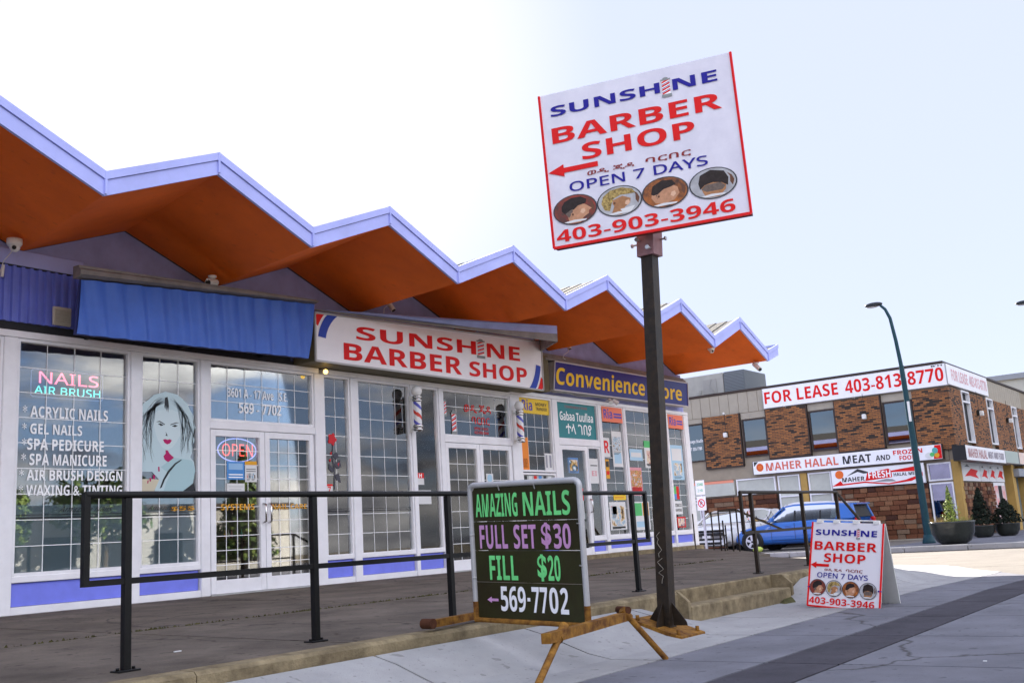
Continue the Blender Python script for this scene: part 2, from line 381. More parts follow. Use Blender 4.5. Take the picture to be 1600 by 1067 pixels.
def lerp_tab(tab, x):
    if x <= tab[0][0]: return tab[0][1]
    for (a, va), (b, vb) in zip(tab, tab[1:]):
        if x <= b: return va + (vb-va)*(x-a)/(b-a)
    return tab[-1][1]
EDGE = [(8.35, .318), (9.25, .10), (11.55, .10), (12.3, .33), (15, .36), (16.5, .15), (18, .08)]
ARC = [(-2.6, 2), (-1.5, 7), (-.5, 9.6), (.5, 11.2), (1.5, 13.2), (2.4, 14.8), (3.2, 16.4), (4.0, 17.9), (4.9, 19.2), (6.1, 20.1), (8.5, 20.9), (20, 21)]
def gz(x, y):
    base = lerp_tab([(13, .10), (17, .045), (21, .035)], x)
    t = min(1, max(0, (y-4.15)/.75)); t = t*t*(3-2*t)*.5 + t*.5
    return base + (lerp_tab(EDGE, x)-base)*t
sidewalk = struct('sidewalk', (lambda m_: (m_.box((-12, -1.6, -.05), (2, 4.9, -.0)), m_)[1])(MB()), strip_m)
XJ = [-11.9, -9, -7.5, -6, -4.5, -3, -1.5, 0, 1.5, 3.05, 4.95, 6.6, 8.2, 9.75, 11.3, 12.85, 14.4, 15.95, 17.5, 19.05, 21.2]
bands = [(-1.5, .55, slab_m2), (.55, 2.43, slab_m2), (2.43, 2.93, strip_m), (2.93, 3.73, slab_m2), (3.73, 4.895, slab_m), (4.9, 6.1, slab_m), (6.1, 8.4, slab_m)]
for bi, (y0, y1, m_) in enumerate(bands):
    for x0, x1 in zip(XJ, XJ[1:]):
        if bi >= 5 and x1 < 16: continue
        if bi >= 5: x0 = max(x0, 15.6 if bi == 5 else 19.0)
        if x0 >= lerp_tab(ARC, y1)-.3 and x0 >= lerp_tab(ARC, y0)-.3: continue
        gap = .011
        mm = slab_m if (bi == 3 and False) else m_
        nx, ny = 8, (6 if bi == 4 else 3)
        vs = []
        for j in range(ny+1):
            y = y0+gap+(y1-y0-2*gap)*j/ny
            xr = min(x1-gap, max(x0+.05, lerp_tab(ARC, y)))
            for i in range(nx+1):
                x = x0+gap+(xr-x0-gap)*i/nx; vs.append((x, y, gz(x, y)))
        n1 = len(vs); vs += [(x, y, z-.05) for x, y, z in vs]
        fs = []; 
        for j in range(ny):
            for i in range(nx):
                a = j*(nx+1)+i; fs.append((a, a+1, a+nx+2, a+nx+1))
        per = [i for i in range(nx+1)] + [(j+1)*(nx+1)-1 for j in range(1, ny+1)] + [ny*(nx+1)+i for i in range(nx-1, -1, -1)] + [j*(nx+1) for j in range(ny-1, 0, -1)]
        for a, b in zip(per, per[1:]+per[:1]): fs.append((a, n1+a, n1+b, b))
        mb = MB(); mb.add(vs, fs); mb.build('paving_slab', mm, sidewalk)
# dark joint bed under the slabs (follows their slope)
mb = MB(); vs = []; fs = []; nx, ny = 60, 24
for j in range(ny+1):
    y = -1.55 + 9.9*j/ny
    for i in range(nx+1):
        x = -11.9 + (min(21, lerp_tab(ARC, y)) + 11.9)*i/nx; vs.append((x, y, gz(x, min(y, 4.9)) - .022))
for j in range(ny):
    for i in range(nx): a = j*(nx+1)+i; fs.append((a, a+1, a+nx+2, a+nx+1))
mb.add(vs, fs); mb.build('joint_bed', moss, sidewalk)

# the raised concrete walkway in front of the shops
def zd(y): return .40 + (y-5)*.12/6.2
walk = None
mb = MB()
mb.prism([(-12, 4.95, 0), (9.12, 4.95, 0), (9.12, 5.1, 0), (11.83, 5.1, 0), (11.83, 4.95, 0), (14.9, 4.95, 0), (15.6, 6.0, 0), (20.5, 9.5, 0), (22.2, 11.3, 0), (-12, 11.3, 0)], (0, 0, .33))
walk = struct('walkway', mb, moss)
def deck_slab(outline, m_=deck_m):
    mb = MB(); n = len(outline)
    top = [(x, y, zd(y)) for x, y in outline]; bot = [(x, y, .25) for x, y in outline]
    fs = [tuple(range(n))] + [(i, n+i, n+(i+1) % n, (i+1) % n) for i in range(n)]
    mb.add(top+bot, fs); return mb.build('walkway_slab', m_, walk)
xs = [-12, -8, -4, -1, 1.9, 4.9, 7.9, 11.0, 14.1, 17.2, 22]
for i, (a, b) in enumerate(zip(xs, xs[1:])):
    gpp = .014
    a += gpp; b -= gpp; y0_ = 5.06
    def clipx(x, y):     # far diagonal edge of the walkway
        lim = 15.6 + (y-6.0)*1.4 if y < 9.5 else 20.5+(y-9.5)*.95
        return min(x, lim)
    if a < 15:
        ys = [5.06, 5.3, 6.0, 6.8, 7.62]
        deck_slab([(a, 5.06)] + [(clipx(b, y), y) for y in (ys if b < 15.0 else [6.0, 7.62])] + [(a, 7.62)] if b < 15 else [(a, 5.06), (14.95, 5.06), (15.6, 6.0), (clipx(b, 7.62), 7.62), (a, 7.62)])
    if a < 17:
        deck_slab([(a, 7.65), (clipx(b, 7.65), 7.65), (clipx(b, 9.0), 9.0), (clipx(b, 9.6), 9.6), (clipx(b, 11.18), 11.18), (a, 11.18)])
    elif a < 19:
        deck_slab([(a, 7.65), (clipx(22, 7.65), 7.65), (clipx(22, 9.5), 9.5), (clipx(22, 11.18), 11.18), (a, 11.18)])
# front kerb of the walkway and the steps
random.seed(3)
segs = [(-12, -6), (-6, -2), (-2, 1.2), (1.2, 3.6), (3.6, 6.9), (6.9, 9.2), (11.75, 14.9)]
for a, b in segs:
    mb = MB(); k = max(2, int((b-a)/.12)); vs = []; fs = []
    for i in range(k+1):
        x = a+.004+(b-a-.008)*i/k; w = random.uniform(-.006, .006); h = random.uniform(-.004, .002)
        vs += [(x, 4.90+w, 0), (x, 4.90+w*.5, zd(4.9)-.022+h), (x, 4.925+w, zd(4.9)+h), (x, 5.052, zd(5.05)+.001), (x, 5.052, 0)]
    for i in range(k):
        for j in range(4): q_ = i*5+j; fs.append((q_, q_+5, q_+6, q_+1))
    fs += [(0, 1, 2, 3, 4), tuple(k*5+j for j in (4, 3, 2, 1, 0))]
    mb.add(vs, fs); mb.build('kerb_edge', kerb_m, walk)
mb = MB(); mb.box((9.2, 5.035, 0), (11.75, 5.2, zd(5.1)-.004), bev=.012); mb.build('step_riser', kerb_m, walk)
mb = MB(); mb.box((9.22, 4.80, 0), (11.73, 5.04, .255), bev=.014); mb.build('step_tread', kerb_m, walk)
mb = MB(); mb.prism([(9.2, 4.795, .02), (9.2, 5.06, .02), (9.2, 5.06, .395), (9.2, 4.9, .395), (9.2, 4.795, .3)], (-.05, 0, 0)); mb.prism([(11.75, 4.795, .02), (11.75, 5.06, .02), (11.75, 5.06, .395), (11.75, 4.9, .395), (11.75, 4.795, .3)], (.05, 0, 0)); mb.build('step_cheek', kerb_m, walk)
# moss and litter growing out of the long joint
mb = MB(); random.seed(11)
for i in range(900):
    x = random.uniform(2, 16); y = 7.635+random.gauss(0, .012); z = zd(y)
    if random.random() < .35: x = round(x/1.7)*1.7+random.gauss(0, .12)
    r = random.uniform(.006, .022); h = random.uniform(.004, .022); a = random.uniform(0, 6.28)
    mb.add([(x+r*math.cos(a), y+r*math.sin(a), z-.002), (x-r*math.cos(a), y-r*math.sin(a), z-.002), (x+random.uniform(-.01, .01), y+random.uniform(-.01, .01), z+h)], [(0, 1, 2)])
tag(mb.build('joint_moss', moss, kind='stuff'), 'dark green moss and dirt growing along the long joint of the walkway', 'moss')
mb = MB(); mb.box((15.0, 11.0, .4), (22.06, 11.16, .60), bev=.015); mb.build('plinth_kerb', kerb_m, walk)

# far corner pavement and the lot
mb = MB(); mb.box((28.7, -60, .0), (60, 9.4, .13)); far = struct('far_sidewalk', mb, slab_m2)
for i in range(14):
    y = -6+i*1.6; mb = MB(); mb.box((28.5, y+.006, .0), (28.69, y+1.594, .15), bev=.02); mb.build('kerb_stone', slab_m, far)
for i in range(9):
    y = 16.4+i*1.6; mb = MB(); mb.box((28.5, y+.006, .0), (28.69, y+1.594, .14), bev=.02); mb.build('kerb_stone', slab_m, far)
mb = MB(); mb.box((28.7, 9.41, 0), (60, 60, .12)); struct('parking_lot', mb, asphalt)
# tar seams and shallow grooves on the sunlit corner

# ------------------------------------------------------------------ the shop building
WY = 11.2
shop = thing('shop_building', 'long low shop building with blue trim, folded zigzag roof and orange soffit', 'building', (10.3, 11.2, .5))
XL = -9.0
inner = mat('interior_wall', (.30, .28, .25), .9, .2, 2); innerf = mat('interior_floor', (.16, .14, .12), .6, .2, 3)
inner_y = mat('interior_tan_wall', (.52, .42, .24), .9, .2, 2)
mb = MB()
mb.box((XL, WY+.02, 3.70), (22.06, WY+.22, 4.60))                 # wall band over the windows
mb.box((21.9, WY+.24, .45), (22.08, 24, 4.6)); mb.box((XL-.2, WY, .45), (XL, 24, 4.6)); mb.box((XL, 23.8, .45), (22.06, 24, 4.6))
mb.build('wall', gable_blue, shop)
mb = MB(); mb.box((XL, WY+.23, .40), (21.89, 18, .53)); mb.build('interior_floor', innerf, shop)
mb = MB(); mb.box((XL, WY+.23, 3.72), (21.89, 18, 3.80)); mb.build('interior_ceiling', inner, shop)
mb = MB(); mb.box((XL, 17.0, .53), (10.3, 17.1, 3.72)); mb.box((10.27, WY+.3, .53), (10.37, 17, 3.72)); mb.box((15.5, 17, .53), (21.89, 17.1, 3.72)); mb.build('interior_wall', inner, shop)
mb = MB(); mb.box((10.38, 15.5, .53), (15.6, 15.6, 3.72)); mb.box((15.62, WY+.3, .53), (15.72, 17, 3.72)); mb.build('interior_wall', inner_y, shop)

# folded roof
P = 2.665
def VW(k): return 5.85+2.664*k
def VF(k): return 5.335+2.666*k
YF, YB = 8.70, 24.0
ks = range(-5, 7)
def soff(k, half, lift):      # (x,z) at fascia, at wall, at back for valley k (half=0) or ridge k (half=1)
    xf = VF(k)+half*1.333; xw = VW(k)+half*1.332; zf = (4.50 if not half else 5.06)+lift; zw = (4.59 if not half else 5.11)+lift*1.4
    xb = xw+.3
    return Vector((xf, YF, zf)), Vector((xw, WY, zw)), Vector((xb, YB, zw+lift*.3+.05))
folds = []
for k in ks:
    if k < 6: folds += [((k, 0), (k, 1)), ((k, 1), (k+1, 0))]
for a, b in folds:
    A, B = soff(*a, 0), soff(*b, 0)
    mb = MB(); d = Vector((0, 0, .015))
    mb.add([A[0], B[0], B[1], A[1], A[0]+d, B[0]+d, B[1]+d, A[1]+d], [(0, 1, 2, 3), (4, 7, 6, 5), (0, 4, 5, 1), (2, 6, 7, 3)])
    mb.build('soffit_panel', orange, shop)
    A2, B2 = soff(*a, .19), soff(*b, .19)
    mb = MB(); n_ = 9
    # shingle courses: each one steps a little over the one in front of it
    for i in range(n_):
        t0, t1 = i/n_, (i+1)/n_
        for (p, q_) in ((0, 1),):
            a0 = A2[p].lerp(A2[q_], t0); b0 = B2[p].lerp(B2[q_], t0); a1 = A2[p].lerp(A2[q_], t1); b1 = B2[p].lerp(B2[q_], t1)
            up = Vector((0, 0, .012))
            mb.add([a0+up, b0+up, b1, a1, a0, b0], [(0, 1, 2, 3), (4, 5, 1, 0)])
    mb.add([A2[1], B2[1], B2[2], A2[2]], [(0, 1, 2, 3)])
    mb.add([A[1]+d, B[1]+d, B[2]-Vector((0,0,.1)), A[2]-Vector((0,0,.1))], [(0, 3, 2, 1)])
    mb.build('shingle_slope', shingle, shop)
    # fascia board (lower) and drip board (upper)
    fa, fb = A[0], B[0]
    for nm, z0, z1, y0, y1 in (('fascia_board', -.012, .145, -.035, .0), ('drip_board', .150, .235, -.055, .02)):
        mb = MB()
        mb.add([fa+Vector((0, y0, z0)), fb+Vector((0, y0, z0)), fb+Vector((0, y0, z1)), fa+Vector((0, y0, z1)),
                fa+Vector((0, y1, z0)), fb+Vector((0, y1, z0)), fb+Vector((0, y1, z1)), fa+Vector((0, y1, z1))],
               [(0, 1, 2, 3), (5, 4, 7, 6), (3, 2, 6, 7), (0, 4, 5, 1), (1, 5, 6, 2), (4, 0, 3, 7)])
        mb.build(nm, fascia_blue, shop)
# last upturned eave at the far end
e0 = Vector((VF(6), YF, 4.50)); e1 = Vector((VF(6)+.58, YF, 4.70)); w0 = Vector((VW(6), WY, 4.59)); w1 = Vector((VW(6)+.55, WY, 4.78))
mb = MB(); d = Vector((0, 0, .19)); mb.add([e0, e1, w1, w0, e0+d, e1+d, w1+d, w0+d, w0+Vector((.2, 12.8, 0)), w1+Vector((.2, 12.8, 0)), w1+Vector((.2, 12.8, .19)), w0+Vector((.2, 12.8, .19))],
    [(0, 1, 2, 3), (3, 2, 9, 8)]); mb.add([e0+d, e1+d, w1+d, w0+d, w0+Vector((.2, 12.8, .19)), w1+Vector((.2, 12.8, .19))], [(0, 3, 2, 1), (3, 4, 5, 2)], 1); mb.add([w1, w1+d, w1+Vector((.2, 12.8, .19)), w1+Vector((.2, 12.8, 0))], [(0, 1, 2, 3)], 2); mb.build('end_eave', [orange, shingle, fascia_blue], shop)
for nm, z0, z1, y0 in (('fascia_board', -.012, .145, -.035), ('drip_board', .150, .235, -.055)):
    mb = MB(); mb.prism([e0+Vector((0, y0, z0)), e1+Vector((.03, y0, z0)), e1+Vector((.03, y0, z1)), e0+Vector((0, y0, z1))], (0, .05, 0)); mb.build(nm, fascia_blue, shop)
    mb = MB(); mb.prism([e1+Vector((.01, .01, z0)), w1+Vector((.01, 0, z0)), w1+Vector((.01, 0, z1)), e1+Vector((.01, .01, z1))], (.035, 0, 0)); mb.build(nm, fascia_blue, shop)
# corner caps where boards meet
for k in ks:
    for h in (0, 1):
        if k == 6 and h: continue
        p = soff(k, h, 0)[0]
        mb = MB(); mb.box((p.x-.012, YF-.060, p.z+.0), (p.x+.012, YF-.034, p.z+.236), bev=.003); mb.build('board_joint', fascia_blue, shop)
# gable infill over the wall line
for k in ks:
    if k == 6: continue
    a, b, c = soff(k, 0, 0)[1], soff(k, 1, 0)[1], soff(k+1, 0, 0)[1]
    mb = MB(); mb.prism([(a.x, WY+.03, 4.56), (c.x, WY+.03, 4.56), (c.x, WY+.03, c.z), (b.x, WY+.03, b.z), (a.x, WY+.03, a.z)], (0, .16, 0)); mb.build('gable_panel', gable_blue, shop)

# fascia strip and corrugated siding left of the signs
mb = MB(); mb.box((-8.9, WY-.05, 4.40), (6.6, WY+.01, 4.585), bev=.008); mb.build('trim_board', fascia_blue, shop)
mb = MB(); vs = []; fs = []; x = 1.0; i = 0
while x < 6.53:
    for dx, dy in ((0, 0), (.025, 0), (.04, -.028), (.075, -.028), (.09, 0)):
        if x+dx < 6.54: vs += [(x+dx, WY-.03+dy, 3.745), (x+dx, WY-.03+dy, 4.39)]
    x += .10
for i in range(0, len(vs)-2, 2): fs.append((i, i+2, i+3, i+1))
mb.add(vs, fs); mb.build('corrugated_siding', siding_m, shop)
mb = MB(); mb.box((1, WY-.02, 3.695), (6.56, WY+.01, 3.742)); mb.box((6.55, WY-.06, 3.7), (6.60, WY+.01, 4.40)); mb.box((1, WY-.055, 4.385), (6.58, WY-.025, 4.40)); mb.build('flashing', dark_gap, shop)
mb = MB(); mb.box((6.21, WY-.09, 3.76), (6.43, WY-.055, 3.98), bev=.006)
for i in range(7): mb.prism([(6.225, WY-.095, 3.785+i*.026), (6.415, WY-.095, 3.785+i*.026), (6.415, WY-.115, 3.775+i*.026), (6.225, WY-.115, 3.775+i*.026)], (0, 0, .006))
mb.build('wall_vent', mat('cream_vent', (.62, .57, .48), .5), shop)
# header under everything
for a, b, z0, z1 in ((XL, 10.33, 3.56, 3.64), (10.42, 15.02, 3.56, 3.64), (15.02, 22.08, 3.62, 3.695)):
    mb = MB(); mb.box((a, WY-.075, z0+.003), (b, WY+.07, z1), bev=.006); mb.build('window_header', white_frame, shop)
mb = MB(); mb.box((XL, WY-.04, 3.645), (15.0, WY+.02, 3.694)); mb.build('shadow_gap', dark_gap, shop)

def bars(mb, x0, x1, z0, z1, nx, nz, y, t=.006):
    for i in range(1, nx): xx = x0+(x1-x0)*i/nx; mb.box((xx-t, y-.0006, z0), (xx+t, y+.0004, z1))
    for j in range(1, nz): zz = z0+(z1-z0)*j/nz; mb.box((x0, y+.0007, zz-t), (x1, y+.0017, zz+t))
def post(x0, x1, z0=.52, z1=3.56, nm='mullion', m=None):
    mb = MB(); mb.box((x0, WY-.07, z0), (x1, WY+.06, z1), bev=.008)
    return mb.build(nm, m or white_frame, shop)
def window(x0, x1, z0, z1, nx=3, nz=8, gm=None, grid=True, gy=WY-.0065, t=.0042):
    mb = MB(); f = .035
    mb.box((x0, WY-.05, z0), (x0+f, WY+.04, z1), bev=.004); mb.box((x1-f, WY-.05, z0), (x1, WY+.04, z1), bev=.004)
    mb.box((x0+f, WY-.048, z1-f), (x1-f, WY+.038, z1)); mb.box((x0+f, WY-.048, z0), (x1-f, WY+.038, z0+f))
    fr = mb.build('window', white_frame, shop)
    p = MB(); p.box((x0+f-.004, WY-.004, z0+f-.004), (x1-f+.004, WY+.004, z1-f+.004)); p.build('pane', gm or window_glass, fr)
    if grid:
        b = MB(); bars(b, x0+f, x1-f, z0+f, z1-f, nx, nz, gy, t); b.build('security_grille', grille_m, fr)
    return fr
def base(x0, x1, z0=.52, m_=None):
    mb = MB(); mb.box((x0+.02, WY-.02, z0+.09), (x1-.02, WY+.05, .855)); mb.build('base_panel', m_ or blue_panel, shop)
    mb = MB(); mb.box((x0, WY-.055, .86), (x1, WY+.05, .93), bev=.006); mb.build('window_sill', white_frame, shop)
    mb = MB(); mb.box((x0, WY-.055, z0), (x1, WY+.05, z0+.085), bev=.006); mb.build('base_rail', white_frame, shop)
# vertical posts
PO = [(-4.2, -4.06), (-1.4, -1.26), (1.3, 1.44), (3.6, 3.74), (5.66, 5.82), (7.24, 7.38), (8.26, 8.40), (10.24, 10.42), (10.97, 11.12), (12.32, 12.40), (13.02, 13.13), (15.02, 15.30), (16.38, 16.55), (18.05, 18.17), (19.08, 19.16), (20.98, 21.06), (21.86, 22.08)]
for a, b in PO: post(a, b, z1=3.56 if b < 15 else 3.62)
for a, b, n_ in ((-4.06, -1.4, 6), (-1.26, 1.3, 6), (1.44, 3.6, 6), (3.74, 5.66, 5)):
    window(a, b, .93, 3.56, n_, 9); base(a, b)
window(5.82, 7.24, .93, 3.56, 4, 9); base(5.82, 7.24)
window(7.38, 8.26, .93, 3.56, 3, 9); base(7.38, 8.26)
window(10.42, 10.97, .90, 3.56, 2, 9); base(10.42, 10.97)
window(11.12, 12.32, .90, 3.56, 4, 9); base(11.12, 12.32)
window(12.40, 13.02, .90, 3.56, 2, 9, gm=glass('clear_door_glass', (.95, .95, .93), .01), grid=False); base(12.40, 13.02)
# doors
def door(x0, x1, z0, z1, nx=3, nz=8, hand=1, grid=True, gm=None, n2='door'):
    mb = MB(); f = .085
    mb.box((x0, WY-.05, z0), (x0+f, WY+.03, z1), bev=.005); mb.box((x1-f, WY-.05, z0), (x1, WY+.03, z1), bev=.005)
    mb.box((x0+f, WY-.047, z1-f), (x1-f, WY+.027, z1)); mb.box((x0+f, WY-.047, z0), (x1-f, WY+.027, z0+.17))
    fr = mb.build(n2, white_frame, shop)
    p = MB(); p.box((x0+f-.004, WY-.012, z0+.166), (x1-f+.004, WY-.004, z1-f+.004)); p.build('pane', gm or glass('clear_door_glass', (.95, .95, .93), .01), fr)
    if grid:
        b = MB(); bars(b, x0+f, x1-f, z0+.17, z1-f, nx, nz, WY-.0155, .0045); b.build('security_grille', grille_m, fr)
    h = MB(); hx = x1-f*.5 if hand > 0 else x0+f*.5
    h.tube([(hx, WY-.05, 1.42), (hx, WY-.11, 1.44), (hx, WY-.11, 1.66), (hx, WY-.05, 1.68)], .014, 8); h.build('handle', chrome, fr)
    return fr
def transom(x0, x1, z0, z1, nx, nz, gm=None, grid=True):
    return window(x0, x1, z0, z1, nx, nz, gm, grid)
for (a, b, zt) in ((8.40, 10.24, 2.66), (13.13, 15.02, 2.66)):
    mb = MB(); mb.box((a, WY-.065, zt), (b, WY+.055, zt+.10), bev=.006); mb.build('transom_bar', white_frame, shop)
transom(8.40, 10.24, 2.763, 3.56, 6, 3, gm=window_glass); transom(13.13, 15.02, 2.763, 3.56, 5, 3, gm=glass('barber_transom_glass', (.8, .85, .8), .05))
mid1 = (8.42+10.22)/2; door(8.42, mid1-.004, .54, 2.655, 4, 10, 1); door(mid1+.004, 10.22, .54, 2.655, 4, 10, -1)
mid2 = (13.15+15.0)/2; door(13.15, mid2-.004, .54, 2.655, 3, 7, 1); door(mid2+.004, 15.0, .54, 2.655, 3, 7, -1)
for a, b, c_, d_ in ((8.40, 10.24, .08, .537), (13.13, 15.02, .08, .537), (16.55, 18.05, .03, .56)): mb = MB(); mb.box((a, WY-c_, .505), (b, WY+.08, d_)); mb.build('threshold', alu, shop)
# remittance window, convenience door, convenience windows
cg = glass('convenience_glass', (.94, .96, .96), .05)
window(15.30, 16.38, 2.20, 3.62, 4, 5, gm=glass('clear_door_glass', (.95, .95, .93), .01)); window(15.30, 16.38, .93, 2.18, 4, 5, gm=cg); base(15.30, 16.38)
mb = MB(); mb.box((16.55, WY-.065, 2.74), (18.05, WY+.055, 2.84), bev=.006); mb.build('transom_bar', white_frame, shop)
window(16.55, 18.05, 2.843, 3.62, 2, 2, grid=False, gm=cg)
door(16.57, 17.56, .565, 2.735, 2, 3, 1, grid=False, gm=cg); window(17.57, 18.05, .93, 2.735, 1, 2, grid=False, gm=cg); base(17.57, 18.05, .565)
for a, b, n_ in ((18.17, 19.08, 2), (19.16, 20.98, 4), (21.06, 21.86, 2)):
    window(a, b, .93, 3.62, n_, 10, gm=cg); base(a, b, .60, blue_panel)
mb = MB(); mb.box((19.9, WY-.045, .68), (20.12, WY-.02, .85), bev=.005)
for i in range(5): mb.box((19.92, WY-.055, .70+i*.03), (20.10, WY-.046, .708+i*.03))
mb.build('wall_vent', white_frame, shop)
# frosted film and its thin dark lines on the lower half of the glass
film = mat('frosted_grey_film', (.24, .30, .34), .6, .12, 1.2)
for a, b in ((5.855, 7.205), (7.415, 8.225), (10.455, 10.935), (11.155, 12.285), (3.775, 5.625), (1.475, 3.565)):
    mb = MB(); mb.box((a, WY+.015, .965), (b, WY+.017, 1.70)); mb.build('frosted_film', film, shop)
    mb = MB(); mb.box((a, WY-.0056, 1.55), (b, WY-.0048, 1.562)); mb.box((a, WY-.0056, 1.585), (b, WY-.0048, 1.592)); mb.build('film_stripe', dark_gap, shop)
dk = mat('dark_vinyl', (.03, .03, .03), .5); gold = mat('orange_yellow_vinyl', (.75, .36, .03), .5)
for a, b, bl in ((6.35, 7.0, 'Amazing Nails'), (7.5, 8.1, 'Amazing Nails')):
    text(facade(a, 1.595, b, 1.68, WY-.0085), bl, 0, 0, 1, 1, dk, shop, bold=0, slant=.1)
text(facade(7.85, 1.60, 8.2, 1.66, WY-.0085), '$55', 0, 0, 1, 1, gold, shop)
text(facade(8.6, 1.60, 9.15, 1.68, WY-.0175), 'SYSTEMS', 0, 0, 1, 1, gold, shop); text(facade(9.45, 1.60, 10.08, 1.67, WY-.0175), 'NAIL CARE', 0, 0, 1, 1, gold, shop)

# white vinyl lettering on the nail studio glass
GL = facade(0, 0, 1, 1, WY-.005)
def fl(body, x0, z0, x1, z1, m_=vinyl_white, bold=.025, dz=0, slant=0, y=WY-.0072):
    return text(facade(x0, z0, x1, z1, y), body, 0, 0, 1, 1, m_, shop, bold=bold, slant=slant, name='window_lettering', off=.001)
for b, x0, x1, z0, z1 in (('* ACRYLIC NAILS', 5.92, 6.97, 2.68, 2.81), ('* GEL NAILS', 5.92, 6.64, 2.49, 2.61), ('*SPA PEDICURE', 5.92, 6.92, 2.31, 2.44),
                          ('* SPA MANICURE', 5.92, 6.96, 2.14, 2.27), ('* AIR BRUSH DESIGN', 5.90, 7.17, 1.97, 2.09), ('* WAXING & TINTING', 5.90, 7.17, 1.80, 1.92)):
    fl(b, x0, z0, x1, z1, bold=.03)
fl('3601 A - 17 Ave   S.E.', 8.73, 3.11, 9.78, 3.235, bold=.02); fl('569 - 7702', 8.92, 2.90, 9.66, 3.05, bold=.03)

# ------------------------------------------------------------------ sign boards on the shop front
def sign_box(name, label, cat, quad, depth, face, edge, frame=None, fw=.02, group=None):
    t = thing(name, label, cat, tuple(quad.c[3]), 0, group)
    mb = MB(); back = Vector((0, depth, 0))
    f = [c+Vector((0, .012, 0)) for c in quad.c]; b = [c+back for c in quad.c]
    for i in range(4):
        j = (i+1) % 4; mb.add([f[i], f[j], b[j], b[i]], [(0, 1, 2, 3)])
    mb.add(b, [(0, 1, 2, 3)]); mb.add(f, [(3, 2, 1, 0)]); mb.build('casing', edge, t)
    mb = MB(); ff = [quad.p(u, v, 0) for u, v in ((.002, .99), (.998, .99), (.998, .01), (.002, .01))]
    mb.prism(ff, (0, .01, 0)); mb.build('face', face, t)
    if frame:
        for (u0, v0), (u1, v1) in (((0, 1), (1, 1)), ((1, 1), (1, 0)), ((1, 0), (0, 0)), ((0, 0), (0, 1))):
            mb = MB(); mb.tube([quad.p(u0, v0, .004), quad.p(u1, v1, .004)], fw, square=True); mb.build('frame_strip', frame, t)
    return t
q = Quad((6.25, 10.6, 4.20), (9.79, 10.6, 4.43), (9.67, 10.6, 3.64), (6.20, 10.6, 3.56))
t = thing('sign_board', 'blank bright blue sign board without lettering above the nail studio windows', 'sign', (6.2, 10.6, 3.56))
mb = MB(); nu, nv = 110, 8
for j in range(nv+1):
    for i in range(nu+1):
        u, v = i/nu, j/nv; ph = u*3.54+v*.16; mb.v.append(tuple(q.p(u, v, .016*math.sin(ph*23+.5*math.sin(ph*3))+.004*math.sin(ph*49+1))))
for j in range(nv):
    for i in range(nu): a = j*(nu+1)+i; mb.f.append((a, a+1, a+nu+2, a+nu+1)); mb.m.append(0); mb.smooth.append(True)
mb.build('buckled_sheet', board_blue, t)
mb = MB(); mb.prism([q.p(0, 0, -.026), q.p(1, 0, -.026), q.p(1, 1, -.026), q.p(0, 1, -.026)], (0, .04, 0)); mb.build('backing', mat('board_edge', (.05, .06, .2), .6), t)
for u in (.12, .5, .88):
    for v in (.12, .88): p_ = q.p(u, v); mb = MB(); mb.box((p_.x-.02, 10.64, p_.z-.02), (p_.x+.02, 11.2, p_.z+.02)); mb.build('bracket', dark_gap, t)
t2 = MB(); t2.box((6.62, WY-.012, 3.70), (9.85, WY+.018, 4.45)); t2.build('painted_shade_panel', dark_gap, shop)  # near-black sheet colours in the shade behind the blue board
# weathered canopy profile on top of the board
t = thing('canopy_flashing', 'weathered grey metal flashing above the blank blue board', 'flashing', (6.2, 10.6, 4.3))
mb = MB(); prof = [(10.58, 0.01), (10.52, .04), (10.52, .10), (10.56, .13), (10.56, .165), (10.68, .17), (10.68, 0.01)]
mb.prism([(6.2, y, 4.20+z) for y, z in prof], (0, 0, 0)) if False else None
A_ = [(6.19, y, 4.205+z*.9) for y, z in prof]; B_ = [(9.80, y, 4.435+z*.32) for y, z in prof]; n = len(prof)
mb.add(A_+B_, [tuple(range(n)), tuple(range(n, 2*n))[::-1]] + [(i, n+i, n+(i+1) % n, (i+1) % n) for i in range(n)]); mb.build('metal_profile', grey_flash, t)

